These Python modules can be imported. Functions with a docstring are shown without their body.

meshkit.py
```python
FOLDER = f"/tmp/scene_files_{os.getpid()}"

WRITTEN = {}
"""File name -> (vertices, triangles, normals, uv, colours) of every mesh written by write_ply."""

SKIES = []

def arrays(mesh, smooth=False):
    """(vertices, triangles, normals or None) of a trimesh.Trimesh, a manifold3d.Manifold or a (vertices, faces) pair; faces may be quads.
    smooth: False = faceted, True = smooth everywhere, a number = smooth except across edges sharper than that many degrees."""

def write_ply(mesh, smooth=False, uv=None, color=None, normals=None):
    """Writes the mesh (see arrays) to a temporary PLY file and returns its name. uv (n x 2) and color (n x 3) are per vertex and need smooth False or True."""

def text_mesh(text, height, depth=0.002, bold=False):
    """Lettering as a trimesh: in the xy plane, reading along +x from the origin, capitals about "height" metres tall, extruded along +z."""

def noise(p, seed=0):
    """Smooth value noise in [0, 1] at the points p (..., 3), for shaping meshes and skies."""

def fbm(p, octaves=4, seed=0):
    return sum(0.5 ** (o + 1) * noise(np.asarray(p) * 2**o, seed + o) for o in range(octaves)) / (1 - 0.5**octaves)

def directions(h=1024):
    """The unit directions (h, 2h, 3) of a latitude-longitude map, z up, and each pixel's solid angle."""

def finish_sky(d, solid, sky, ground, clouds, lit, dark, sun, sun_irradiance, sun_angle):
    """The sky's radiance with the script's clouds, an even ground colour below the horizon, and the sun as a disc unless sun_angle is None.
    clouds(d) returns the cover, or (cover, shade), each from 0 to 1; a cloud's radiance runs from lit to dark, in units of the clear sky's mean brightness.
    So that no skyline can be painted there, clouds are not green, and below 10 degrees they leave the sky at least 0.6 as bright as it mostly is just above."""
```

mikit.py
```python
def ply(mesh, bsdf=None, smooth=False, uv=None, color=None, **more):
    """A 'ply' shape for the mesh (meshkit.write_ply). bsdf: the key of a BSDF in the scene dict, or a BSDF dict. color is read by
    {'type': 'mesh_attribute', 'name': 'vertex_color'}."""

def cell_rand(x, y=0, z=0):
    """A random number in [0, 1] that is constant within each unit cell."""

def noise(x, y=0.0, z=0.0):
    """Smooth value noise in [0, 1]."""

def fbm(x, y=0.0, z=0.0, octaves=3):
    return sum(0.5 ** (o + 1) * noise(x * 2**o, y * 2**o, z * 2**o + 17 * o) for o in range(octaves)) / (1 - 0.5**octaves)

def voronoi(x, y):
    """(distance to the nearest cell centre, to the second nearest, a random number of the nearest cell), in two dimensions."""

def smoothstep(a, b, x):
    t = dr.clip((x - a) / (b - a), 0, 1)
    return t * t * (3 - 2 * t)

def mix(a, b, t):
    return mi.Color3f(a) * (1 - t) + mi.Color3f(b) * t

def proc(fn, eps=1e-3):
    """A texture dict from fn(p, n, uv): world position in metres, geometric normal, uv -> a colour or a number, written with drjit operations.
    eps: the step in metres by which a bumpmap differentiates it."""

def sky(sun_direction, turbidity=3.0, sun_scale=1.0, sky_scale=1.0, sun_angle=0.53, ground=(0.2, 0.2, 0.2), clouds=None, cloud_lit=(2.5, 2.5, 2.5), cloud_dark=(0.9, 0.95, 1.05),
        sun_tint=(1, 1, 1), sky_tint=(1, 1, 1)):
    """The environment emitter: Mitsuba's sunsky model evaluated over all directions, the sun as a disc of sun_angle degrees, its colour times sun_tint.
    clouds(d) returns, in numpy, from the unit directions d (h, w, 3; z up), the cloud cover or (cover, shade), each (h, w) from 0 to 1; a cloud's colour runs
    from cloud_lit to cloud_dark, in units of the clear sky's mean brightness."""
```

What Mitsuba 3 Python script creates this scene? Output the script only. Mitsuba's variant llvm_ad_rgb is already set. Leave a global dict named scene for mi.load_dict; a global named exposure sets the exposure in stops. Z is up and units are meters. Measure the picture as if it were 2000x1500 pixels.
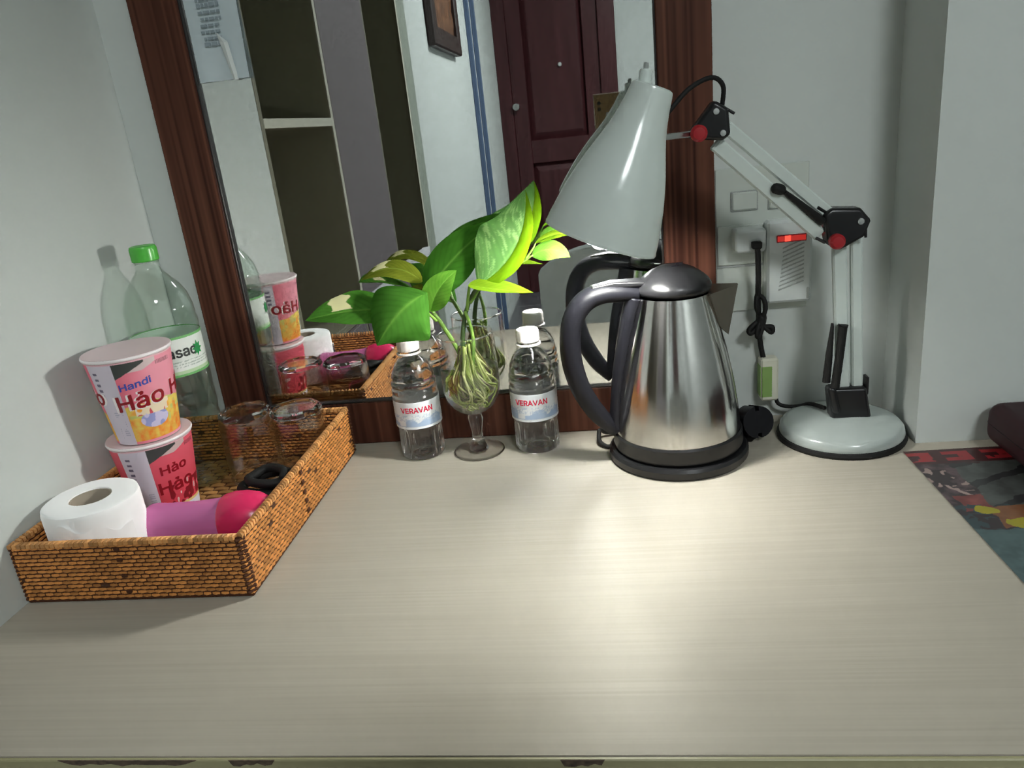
import math
import numpy as np
import trimesh
import manifold3d
from shapely.geometry import Polygon, Point
import drjit as dr
import mitsuba as mi
import mikit
import meshkit
from mikit import proc, noise, fbm, smoothstep, mix

T = mi.ScalarTransform4f
Z0 = 0.75                      # desk top above the floor; all coordinates below are metres from the desk top
scene, labels = {}, {}

# ------------------------------------------------------------------ camera, lights, exposure
RX = [0.98960, 0.09950, -0.10390]
DN = [-0.06516, -0.33389, -0.94036]
FW = [-0.12825, 0.93734, -0.32394]
cam_m = np.eye(4)
cam_m[:3, 0] = -np.array(RX); cam_m[:3, 1] = -np.array(DN); cam_m[:3, 2] = FW; cam_m[:3, 3] = (0, 0, 0.41 + Z0)
scene['camera'] = {'type': 'perspective', 'fov': 2 * math.degrees(math.atan(1000 / 1474.07)), 'fov_axis': 'x',
                   'near_clip': 0.01, 'far_clip': 50.0, 'to_world': T(cam_m.tolist())}
exposure = 0.0
CEILING_LIGHT = [58.0, 61.5, 61.5]        # radiance of the round ceiling lamp
BULB_LIGHT = [365.0, 366.0, 345.0]      # radiance of the desk lamp's bulb

# ------------------------------------------------------------------ helpers
rng = np.random.default_rng(7)

def uniq(key):
    if key not in scene and key not in taken:
        return key
    n = 1
    while f'{key}_{n:03d}' in scene or f'{key}_{n:03d}' in taken:
        n += 1
    return f'{key}_{n:03d}'

taken = set()

def thing(name, label, cat, group=None):
    k = uniq(name); taken.add(k)
    labels[k] = {'label': label, 'category': cat}
    if group: labels[k]['group'] = group
    return k

def struct(name, mesh, bsdf, label=None, smooth=False, **kw):
    scene[name] = mikit.ply(sh(mesh), bsdf, smooth, **kw)
    labels[name] = {'kind': 'structure'}
    if label: labels[name]['label'] = label

def sh(mesh, off=(0, 0, Z0)):
    v, f = (mesh.vertices, mesh.faces) if hasattr(mesh, 'vertices') else mesh
    return trimesh.Trimesh(np.asarray(v, float) + off, np.asarray(f), process=False)

def part(parent, name, mesh, bsdf, smooth=30, label=None, stuff=False, **kw):
    k = uniq(f'{parent}__{name}' if parent else name)
    scene[k] = mikit.ply(sh(mesh), bsdf, smooth, **kw)
    if label or stuff:
        labels[k] = {}
        if label: labels[k]['label'] = label
        if stuff: labels[k]['kind'] = 'stuff'
    return k

def cat(ms):
    vs, fs, o = [], [], 0
    for m in ms:
        v, f = np.asarray(m.vertices), np.asarray(m.faces)
        vs.append(v); fs.append(f + o); o += len(v)
    return trimesh.Trimesh(np.vstack(vs), np.vstack(fs), process=False)

def box(x0, x1, y0, y1, z0, z1, c=0.0):
    """Box with chamfered edges of c metres."""
    lo, hi = np.array([x0, y0, z0], float), np.array([x1, y1, z1], float)
    if c <= 0:
        m = trimesh.creation.box(extents=hi - lo); m.apply_translation((lo + hi) / 2); return m
    c = min(c, 0.49 * (hi - lo).min())
    pts = []
    for sx in (0, 1):
        for sy in (0, 1):
            for sz in (0, 1):
                p = np.where([sx, sy, sz], hi, lo); s = np.where([sx, sy, sz], -1, 1) * c
                for k in range(3):
                    q = p + s; q[k] = p[k]; pts.append(q)
    return trimesh.convex.convex_hull(np.array(pts))

def hull(points):
    return trimesh.convex.convex_hull(np.asarray(points, float))

def rhull(centres, r, n=16):
    """Hull of spheres: a rounded solid."""
    ms = []
    s = manifold3d.Manifold.sphere(1.0, n)
    rr = np.broadcast_to(r, (len(centres),))
    mm = manifold3d.Manifold.batch_hull([s.scale([float(q)] * 3).translate([float(a) for a in c]) for c, q in zip(centres, rr)])
    m = mm.to_mesh()
    return trimesh.Trimesh(m.vert_properties[:, :3], m.tri_verts, process=False)

def lathe(prof, n=64, at=(0, 0, 0), axis=None, mod=None, close=False):
    """Surface of revolution of the (radius, height) profile; outward when it runs upwards on the outside."""
    p = np.asarray(prof, float)
    a = np.arange(n) * 2 * np.pi / n
    r = np.repeat(p[:, :1], n, 1); z = np.repeat(p[:, 1:], n, 1)
    if mod is not None:
        r = mod(r, z, a[None, :])
    v = np.stack([r * np.cos(a), r * np.sin(a), z], -1).reshape(-1, 3)
    i, j = np.meshgrid(np.arange(len(p) - 1), np.arange(n), indexing='ij')
    q = np.stack([i * n + j, i * n + (j + 1) % n, (i + 1) * n + (j + 1) % n, (i + 1) * n + j], -1).reshape(-1, 4)
    f = np.vstack([q[:, [0, 1, 2]], q[:, [0, 2, 3]]])
    tri = v[f]; ok = np.linalg.norm(np.cross(tri[:, 1] - tri[:, 0], tri[:, 2] - tri[:, 0]), axis=1) > 1e-14
    f = f[ok]
    m = trimesh.Trimesh(v, f, process=False)
    m.merge_vertices()
    if axis is not None:
        m.apply_transform(frame(axis))
    m.apply_translation(at)
    return m

def frame(axis, up=(0, 1, 0)):
    z = np.asarray(axis, float); z = z / np.linalg.norm(z)
    x = np.cross(up, z)
    if np.linalg.norm(x) < 1e-6: x = np.cross((1, 0, 0), z)
    x /= np.linalg.norm(x); y = np.cross(z, x)
    M = np.eye(4); M[:3, 0], M[:3, 1], M[:3, 2] = x, y, z
    return M

def curve(pts, n=24):
    """Catmull-Rom through the points."""
    p = np.asarray(pts, float)
    if len(p) == 2:
        return p[0] + (p[1] - p[0]) * np.linspace(0, 1, n)[:, None]
    q = np.vstack([2 * p[0] - p[1], p, 2 * p[-1] - p[-2]])
    out = []
    for i in range(1, len(q) - 2):
        t = np.linspace(0, 1, n, endpoint=False)[:, None]
        a, b, c, d = q[i - 1], q[i], q[i + 1], q[i + 2]
        out.append(0.5 * (2 * b + (c - a) * t + (2 * a - 5 * b + 4 * c - d) * t ** 2 + (3 * b - a - 3 * c + d) * t ** 3))
    return np.vstack(out + [p[-1:]])

def tube(pts, r, sides=12, n=10, raw=False, flat=None):
    """Round tube along a curve; flat = (factor, direction) squeezes the section along a direction."""
    p = np.asarray(pts, float) if raw else curve(pts, n)
    rr = np.interp(np.linspace(0, 1, len(p)), np.linspace(0, 1, len(np.atleast_1d(r))), np.atleast_1d(r)) if np.ndim(r) else np.full(len(p), r)
    t = np.gradient(p, axis=0); t /= np.linalg.norm(t, axis=1, keepdims=True) + 1e-12
    u = np.cross(t[0], [0, 0, 1.0] if abs(t[0][2]) < .9 else [1.0, 0, 0]); u /= np.linalg.norm(u)
    rings = []
    a = np.arange(sides) * 2 * np.pi / sides
    for k in range(len(p)):
        u = u - t[k] * (u @ t[k]); u /= np.linalg.norm(u); w = np.cross(t[k], u)
        off = rr[k] * (np.cos(a)[:, None] * u + np.sin(a)[:, None] * w)
        if flat is not None:
            d = np.asarray(flat[1], float); off = off + (flat[0] - 1) * (off @ d)[:, None] * d
        rings.append(p[k] + off)
    v = np.vstack(rings + [p[:1], p[-1:]])
    i, j = np.meshgrid(np.arange(len(p) - 1), np.arange(sides), indexing='ij')
    q = np.stack([i * sides + j, i * sides + (j + 1) % sides, (i + 1) * sides + (j + 1) % sides, (i + 1) * sides + j], -1).reshape(-1, 4)
    f = [q[:, [0, 1, 2]], q[:, [0, 2, 3]]]
    e = len(p) * sides; s = np.arange(sides)
    f += [np.stack([s * 0 + e, (s + 1) % sides, s], 1), np.stack([s * 0 + e + 1, e - sides + s, e - sides + (s + 1) % sides], 1)]
    return trimesh.Trimesh(v, np.vstack(f), process=False)

def plate(poly, y0, y1):
    """Extrude an x-z outline between two y."""
    m = trimesh.creation.extrude_polygon(Polygon(poly) if not hasattr(poly, 'exterior') else poly, abs(y1 - y0), engine='earcut')
    v = m.vertices.copy()
    return trimesh.Trimesh(np.c_[v[:, 0], max(y0, y1) - v[:, 2], v[:, 1]], m.faces, process=False)

def wrap_text(text, h, r, theta, z, at, bold=True, lift=0.0004, taper=0.0, tilt=0.0):
    """Lettering bent round an upright cylinder, centred at angle theta (degrees)."""
    m = meshkit.text_mesh(text, h, 0.0003, bold)
    v, f = trimesh.remesh.subdivide_to_size(m.vertices, m.faces, 0.003, max_iter=12)
    x = v[:, 0] - (v[:, 0].min() + v[:, 0].max()) / 2
    zz = z + v[:, 1] + tilt * x
    rad = r + taper * zz + lift + v[:, 2]
    th = np.radians(theta) + x / r
    return trimesh.Trimesh(np.c_[at[0] + rad * np.cos(th), at[1] + rad * np.sin(th), at[2] + zz], f, process=False)

def wrapped_sheet(rfun, th0, th1, z0, z1, at, nt, nz, colour):
    """Printed sheet round an upright cylinder with colours per vertex: colour(u, v) -> rgb arrays."""
    u, v = np.meshgrid(np.linspace(0, 1, nt), np.linspace(0, 1, nz))
    th = np.radians(th0 + (th1 - th0) * u); z = z0 + (z1 - z0) * v; r = rfun(z)
    V = np.stack([at[0] + r * np.cos(th), at[1] + r * np.sin(th), at[2] + z], -1).reshape(-1, 3)
    i, j = np.meshgrid(np.arange(nz - 1), np.arange(nt - 1), indexing='ij')
    q = np.stack([i * nt + j, i * nt + j + 1, (i + 1) * nt + j + 1, (i + 1) * nt + j], -1).reshape(-1, 4)
    return trimesh.Trimesh(V, np.vstack([q[:, [0, 1, 2]], q[:, [0, 2, 3]]]), process=False), colour(u, v).reshape(-1, 3)

def lin(r, g, b):
    c = np.array([r, g, b], float) / 255
    return [float(x) for x in np.where(c < .04045, c / 12.92, ((c + .055) / 1.055) ** 2.4)]

# ------------------------------------------------------------------ materials
def pbr(name, col, rough=0.5, spec=0.5, **kw):
    b = {'type': 'principled', 'base_color': col if isinstance(col, dict) else {'type': 'rgb', 'value': list(col)}, 'roughness': rough, 'specular': spec, **kw}
    scene[name] = {'type': 'twosided', 'bsdf': b}
    return name

VC = {'type': 'mesh_attribute', 'name': 'vertex_color'}
WALL = pbr('paint', proc(lambda p, n, uv: mix((.515, .545, .525), (.555, .585, .567), fbm(p.x * 3, p.y * 3, p.z * 3))), .6, .3)

def desk_fn(p, n, uv):
    warp = noise(p.x * 2.2, p.y * 9) * 0.006
    g = noise(p.x * 5, (p.y + warp) * 420, 3) * .5 + noise(p.x * 11, (p.y + warp) * 900, 7) * .3 + noise(p.x * 2.5, (p.y + warp) * 130, 5) * .2
    return mix((.350, .318, .262), (.408, .375, .315), g)
DESK = pbr('cream_laminate', proc(desk_fn), .44, .06)
pbr('olive_edge', (.30, .28, .16), .5)
pbr('chipped_board', proc(lambda p, n, uv: mix((.03, .022, .018), (.13, .09, .06), noise(p.x * 400, p.y * 400, p.z * 400))), .9)

def walnut_fn(p, n, uv):
    s = noise((p.x + p.y) * 95, 1.5, p.z * .6) * .55 + noise((p.x + p.y) * 330, 4.0, p.z * 2) * .45
    return mix((.020, .0055, .0043), (.165, .066, .042), s * s * 1.35)
WALNUT = pbr('walnut_laminate', proc(walnut_fn), .45, .10)
pbr('dark_edge', (.012, .010, .010), .4)
pbr('ceiling_white', (.8, .8, .78), .7)
def tile_fn(p, n, uv):
    a = dr.abs(p.x / .6 - dr.round(p.x / .6)); b = dr.abs(p.y / .6 - dr.round(p.y / .6))
    j = smoothstep(.004, .009, dr.minimum(a, b))
    return mix((.30, .30, .30), (.085, .085, .092), j)
pbr('floor_tile', proc(tile_fn), .3)
def mahog_fn(p, n, uv):
    s = fbm(p.x * 40, p.y * 40, p.z * 2.5)
    return mix((.040, .009, .011), (.085, .024, .028), s)
pbr('mahogany', proc(mahog_fn), .3, .5)
pbr('olive_board', (.175, .165, .115), .6)
pbr('mauve_board', (.135, .112, .120), .45)
pbr('cream_edge', (.50, .48, .40), .5)
pbr('sage_strip', (.24, .27, .225), .5)
pbr('white_rail', (.6, .6, .62), .5)
pbr('slate_blue', (.075, .115, .20), .5)
pbr('carved_wood', proc(lambda p, n, uv: mix((.05, .022, .012), (.19, .085, .04), fbm(p.y * 25, p.z * 25, 2.))), .5)
pbr('dark_wood', (.025, .013, .011), .45)
pbr('grey_fabric', (.33, .36, .35), .85, .2)
pbr('white_plastic', (.58, .61, .60), .35)
pbr('panel_paint', (.485, .52, .48), .5)
pbr('seam_grey', (.30, .32, .31), .7)
pbr('cream_plastic', (.62, .61, .50), .4)
pbr('green_print', (.20, .33, .09), .5)
pbr('black_plastic', (.009, .009, .010), .28, .35)
pbr('black_matt', (.006, .006, .008), .38, .12)
pbr('black_rubber', (.009, .009, .009), .6, .2)
pbr('red_plastic', (.32, .012, .018), .3)
pbr('white_enamel', (.58, .64, .61), .18, .5)
pbr('base_enamel', (.35, .39, .375), .2, .5)
pbr('shade_inside', (.62, .62, .60), .4)
pbr('bare_metal', (.55, .56, .55), .3, metallic=1.0)
pbr('maroon_leather', (.020, .0045, .007), .5, .25)
pbr('print', VC, .45, .4)
pbr('print_gloss', VC, .22, .5)
pbr('print_matt', VC, .8, .2)
pbr('white_paper', (.90, .90, .90), .9, .1)
pbr('core_card', (.35, .30, .24), .9, .1)
pbr('notice_paper', (.50, .57, .60), .3, .5)
pbr('notice_ink', (.22, .27, .30), .7)
pbr('lid_paper', (.66, .50, .52), .4)
pbr('rim_white', (.78, .72, .73), .4)
pbr('ink_darkred', (.22, .006, .012), .4)
pbr('ink_red', (.56, .02, .06), .4)
pbr('ink_blue', (.05, .07, .36), .4)
pbr('ink_white', (.8, .74, .74), .4)
pbr('ink_black', (.02, .025, .025), .4)
pbr('ink_green', (.012, .21, .055), .4)
pbr('green_band', (.13, .36, .12), .4)
pbr('green_cap', (.07, .40, .045), .3, .5)
pbr('cap_white', (.82, .76, .74), .35)
pbr('pink_clear', (.52, .13, .33), .4, .5)
pbr('hot_pink', (.60, .022, .10), .28, .5)
pbr('rattan_core', (.060, .022, .010), .8, .2)
pbr('rattan', VC, .5, .45)
pbr('plant_stem', (.16, .30, .045), .5)
pbr('stem_dark', (.035, .07, .02), .5)
pbr('root', VC, .6)
pbr('phone_case', (.19, .115, .045), .35)
pbr('phone_rim', (.45, .36, .30), .35)
scene['leaf'] = {'type': 'principledthin', 'base_color': VC, 'roughness': .22, 'diff_trans': .7, 'spec_trans': 0.0}
scene['steel'] = {'type': 'twosided', 'bsdf': {'type': 'roughconductor', 'material': 'none', 'specular_reflectance': {'type': 'rgb', 'value': [.70, .69, .67]}, 'distribution': 'ggx', 'alpha_u': .012, 'alpha_v': .035}}
scene['spout_steel'] = {'type': 'twosided', 'bsdf': {'type': 'roughconductor', 'material': 'none', 'specular_reflectance': {'type': 'rgb', 'value': [.30, .27, .23]}, 'distribution': 'ggx', 'alpha': .15}}
scene['silvering'] = {'type': 'twosided', 'bsdf': {'type': 'conductor', 'material': 'none', 'specular_reflectance': {'type': 'rgb', 'value': [.86, .88, .87]}}}
scene['clear_plastic'] = {'type': 'thindielectric', 'int_ior': 1.45}
scene['thin_glass'] = {'type': 'thindielectric', 'int_ior': 1.5}
scene['solid_glass'] = {'type': 'dielectric', 'int_ior': 1.5}
scene['water'] = {'type': 'dielectric', 'int_ior': 1.33}
scene['green_pet'] = {'type': 'thindielectric', 'int_ior': 1.5, 'specular_transmittance': {'type': 'rgb', 'value': [.86, .92, .875]}}
scene['light_black'] = {'type': 'diffuse', 'reflectance': {'type': 'rgb', 'value': [.5, .5, .5]}}

# ------------------------------------------------------------------ the room
XL, YB = -0.605, 0.985
struct('floor', box(-1.3, 1.7, -3.5, 1.1, -Z0 - .1, -Z0), 'floor_tile', 'dark grey tiled floor')
struct('ceiling', box(-1.3, 1.7, -3.5, 1.1, 1.85, 1.95), 'ceiling_white', 'white ceiling')
struct('wall_back', box(XL - .1, 1.7, YB, YB + .1, -Z0, 1.85), 'paint', 'pale green grey wall behind the mirror and lamp')
struct('wall_left', cat([box(XL - .1, XL, .53, YB, -Z0, 1.85), box(XL - .1, XL, -3.5, -.83, -Z0, 1.85), box(XL - .1, XL, -.83, .53, 1.45, 1.85)]), 'paint', 'pale wall left of the desk')
struct('wall_pier', box(.358, 1.7, .873, YB, -Z0, 1.85), 'paint', 'pale wall pier right of the lamp')
struct('wall_right', box(1.6, 1.7, -3.5, .873, -Z0, 1.85), 'paint', 'pale right wall')
struct('wall_far', box(.18, 1.7, -3.5, -3.4, -Z0, 1.85), 'paint', 'pale wall beside the entrance door')
struct('wall_far_header', box(XL, .18, -3.5, -3.4, 1.40, 1.85), 'paint')
struct('baseboard_far', box(.18, 1.6, -3.4, -3.385, -Z0, -Z0 + .08, .003), 'white_rail')
for k, y in ((1, -2.23), (2, -2.44)):
    struct(f'trim_{k}', box(XL, XL + .024, y - .01, y + .01, -Z0, 1.85, .003), 'slate_blue', 'slate blue vertical wall strip')

# entrance door, seen in the mirror
def door():
    y = -3.40
    struct('door_1', cat([box(XL, -.52, y - .06, y + .02, -Z0, 1.40, .004), box(.07, .18, y - .06, y + .02, -Z0, 1.40, .004), box(XL, .18, y - .06, y + .02, 1.32, 1.40, .004)]),
           'mahogany', 'dark red wooden entrance door')
    st = [box(-.52, -.42, y - .05, y - .005, -Z0, 1.32, .003), box(-.03, .07, y - .05, y - .005, -Z0, 1.32, .003),
          box(-.42, -.03, y - .05, y - .005, .14, .29, .003), box(-.42, -.03, y - .05, y - .005, 1.22, 1.32, .003), box(-.42, -.03, y - .05, y - .005, -Z0, -.55, .003)]
    part('door_1', 'leaf_frame', cat(st), 'mahogany', False)
    for z0, z1 in ((.29, 1.22), (-.55, .14)):
        lo = np.array([[-.42, z0], [-.03, z0], [-.03, z1], [-.42, z1]]); c = lo.mean(0)
        pts = np.vstack([np.c_[lo[:, 0], np.full(4, y - .045), lo[:, 1]], [[c[0] + (a - c[0]) * .80, y - .022, c[1] + (b - c[1]) * (.90 if z1 > 1 else .84)] for a, b in lo]])
        part('door_1', 'raised_panel', hull(pts), 'mahogany', False)
    part('door_1', 'peephole', lathe([(0, -.004), (.013, -.004), (.013, .006), (.008, .012), (0, .013)], 20, (-.188, y - .01, .745), (0, 1, 0)), 'white_plastic')
    part('door_1', 'handle', lathe([(.012, -.006), (.012, .025), (.022, .030), (.026, .042), (.022, .054), (0, .058)], 24, (-.495, y, .512), (0, 1, 0)), 'bare_metal')
door()

# ceiling lamp
t = thing('ceiling_light', 'round white ceiling lamp above the room', 'lamp')
part(t, 'frame', lathe([(0, 1.85), (.30, 1.85), (.31, 1.80), (.29, 1.795), (.285, 1.80)][::-1], 48, (.80, -1.45, 0)), 'white_plastic')
k = part(t, 'diffuser', lathe([(0, 1.80), (.285, 1.80)], 48, (.80, -1.45, 0)), 'light_black', False)
scene[k]['emitter'] = {'type': 'area', 'radiance': {'type': 'rgb', 'value': CEILING_LIGHT}}

# ------------------------------------------------------------------ desk
t = thing('desk', 'cream oak-grain desk with chipped olive front edge', 'desk')
part(t, 'top', cat([box(XL + .0005, .93, .403, .8725, -.03, 0), box(XL + .0005, .3575, .8725, .9845, -.03, 0)]), 'cream_laminate', False)
part(t, 'edge_band', box(XL, .93, .3995, .403, -.03, -.0008, .0008), 'olive_edge', False, 'olive yellow edge band')
for x0, x1 in ((-.425, -.315), (-.29, -.255), (-.05, -.02), (.245, .41), (.425, .435)):
    n = 14
    xs = np.linspace(x0, x1, n); d = .0025 + .004 * meshkit.noise(np.c_[xs * 220, xs * 0, xs * 0 + 3]); d[0] = d[-1] = .0004
    m = plate(list(zip(xs, [-.0004] * n)) + list(zip(xs[::-1], -d[::-1])), .3990, .3996)
    part(t, 'edge_chip', m, 'chipped_board', False, 'dark chip in the edge band')
part(t, 'side_panel', box(.90, .93, .42, .86, -Z0, -.03, .002), 'cream_laminate', False)
part(t, 'modesty_panel', box(XL + .03, .35, .93, .945, -.5, -.03, .002), 'cream_laminate', False)
part(t, 'side_panel', box(XL + .003, XL + .025, .54, .96, -Z0, -.03, .002), 'cream_laminate', False)

# ------------------------------------------------------------------ wall mirror
t = thing('wall_mirror', 'large wall mirror in a dark walnut frame above the desk', 'mirror')
part(t, 'glass', box(-.487, .079, .972, .976, .062, 1.35), 'silvering', False, 'mirror glass')
part(t, 'stile', box(-.551, -.4865, .966, .9848, .0005, 1.40, .0015), 'walnut_laminate', False)
part(t, 'stile', box(.0785, .142, .966, .9848, .0005, 1.40, .0015), 'walnut_laminate', False)
part(t, 'rail', box(-.4865, .0785, .966, .9848, .0005, .0625, .0015), 'walnut_laminate', False)
part(t, 'rail', box(-.4865, .0785, .966, .9848, 1.33, 1.40, .0015), 'walnut_laminate', False)
part(t, 'bead', cat([box(-.4865, -.4835, .9665, .974, .0625, 1.33, .0008), box(.0765, .0785, .9665, .974, .0625, 1.33, .0008), box(-.4835, .0765, .9665, .974, .0625, .0655, .0008)]), 'dark_edge', False, 'thin black inner edge')

# notice on the mirror
t = thing('notice_sheet', 'pale blue printed notice sheet stuck to the mirror', 'notice')
nx, nz = 14, 20
xs = np.linspace(-.481, -.414, nx); zs = np.linspace(.498, .72, nz)
X, Zs = np.meshgrid(xs, zs)
Y = .9705 - .006 * np.clip((X + .445) / .03, 0, 1) ** 2 * np.clip((.60 - Zs) / .1, 0, 1) - .0015 * np.clip((.56 - Zs) / .06, 0, 1) * (1 + np.sin((X + .48) * 160))
i, j = np.meshgrid(np.arange(nz - 1), np.arange(nx - 1), indexing='ij')
q = np.stack([i * nx + j, i * nx + j + 1, (i + 1) * nx + j + 1, (i + 1) * nx + j], -1).reshape(-1, 4)
part(t, 'paper', trimesh.Trimesh(np.stack([X, Y, Zs], -1).reshape(-1, 3), np.vstack([q[:, [0, 1, 2]], q[:, [0, 2, 3]]]), process=False), 'notice_paper', True)
ln = []
for r_ in range(22):
    z = .538 + r_ * .0072; x = -.466 + .004 * rng.random()
    end = -.436 if r_ > 3 else -.440
    while x < end:
        w = .003 + .005 * rng.random()
        ln.append(box(x, min(x + w, end), .9668, .9676, z, z + (.0028 if r_ % 6 else .0042))); x += w + .0016
part(t, 'printed_lines', cat(ln), 'notice_ink', False, 'grey printed lines', stuff=True)
part(t, 'tape_strip', hull([(-.441, .9665, .540), (-.4375, .9635, .540), (-.4335, .9665, .540), (-.436, .9665, .497), (-.4325, .9635, .497), (-.429, .9665, .497), (-.446, .9668, .552)]), 'print_gloss' if False else 'white_plastic', False, 'shiny folded tape')

# ------------------------------------------------------------------ wardrobe behind, seen in the mirror
t = thing('wardrobe', 'built-in wardrobe with open olive shelves and mauve door', 'wardrobe')
XB = XL - .52
part(t, 'back_panel', box(XB - .02, XB, -.83, .53, -Z0, 1.45), 'olive_board', False)
part(t, 'side_panel', box(XB, XL, .512, .528, -Z0, 1.45, .001), 'olive_board', False)
part(t, 'divider', box(XB, XL - .002, .105, .121, -Z0, 1.45, .001), 'olive_board', False)
part(t, 'divider_edge', box(XL - .002, XL, .105, .121, 0, 1.45, .0005), 'cream_edge', False)
part(t, 'divider', box(XB, XL - .002, -.300, -.286, -Z0, 1.45, .001), 'olive_board', False)
part(t, 'side_panel', box(XB, XL - .002, -.83, -.712, -Z0, 1.45, .001), 'olive_board', False)
part(t, 'side_panel_edge', box(XL - .002, XL, -.716, -.700, -.02, 1.45, .0008), 'cream_edge', False)
part(t, 'filler_strip', box(XL - .02, XL, -.829, -.716, -Z0, 1.45, .001), 'sage_strip', False, 'grey green filler strip')
s = part(t, 'shelf', box(XB, XL - .003, .121, .512, .450, .467, .001), 'olive_board', False)
part(s, 'front_edge', box(XL - .003, XL, .121, .512, .4495, .4675, .0005), 'cream_edge', False)
part(t, 'shelf', box(XB, XL - .01, .121, .512, -.02, -.003, .001), 'olive_board', False)
part(t, 'shelf', box(XB, XL - .01, -.70, -.30, -.02, -.003, .001), 'olive_board', False)
part(t, 'top_panel', box(XB, XL, -.83, .512, 1.43, 1.45, .001), 'olive_board', False)
part(t, 'door', box(XL - .018, XL, -.284, .103, .03, 1.43, .001), 'mauve_board', False, 'mauve grey door')
part(t, 'rail', box(XL - .018, XL + .0004, -.716, .103, .001, .032, .001), 'white_rail', False, 'white horizontal rail')
part(t, 'drawer_front', box(XL - .018, XL, -.70, .103, -.30, -.004, .001), 'mauve_board', False)
part(t, 'drawer_front', box(XL - .018, XL, -.70, .103, -.70, -.304, .001), 'mauve_board', False)
part(t, 'drawer_front', box(XL - .018, XL, .123, .51, -.70, -.022, .001), 'mauve_board', False)

# carved picture on the left wall
t = thing('carved_picture', 'dark carved wooden picture on the wall, seen in the mirror', 'picture')
fr = [box(XL, XL + .035, -1.78, -1.715, .725, 1.60, .006), box(XL, XL + .035, -1.235, -1.17, .725, 1.60, .006), box(XL, XL + .035, -1.715, -1.235, .725, .80, .006), box(XL, XL + .035, -1.715, -1.235, 1.53, 1.60, .006)]
part(t, 'frame', cat(fr), 'dark_wood', False)
yy, zz = np.meshgrid(np.linspace(-1.715, -1.235, 50), np.linspace(.80, 1.53, 70))
hgt = XL + .010 + .014 * meshkit.fbm(np.stack([yy * 22, zz * 22, zz * 0], -1), 3)
i, j = np.meshgrid(np.arange(69), np.arange(49), indexing='ij')
q = np.stack([i * 50 + j, i * 50 + j + 1, (i + 1) * 50 + j + 1, (i + 1) * 50 + j], -1).reshape(-1, 4)
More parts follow.
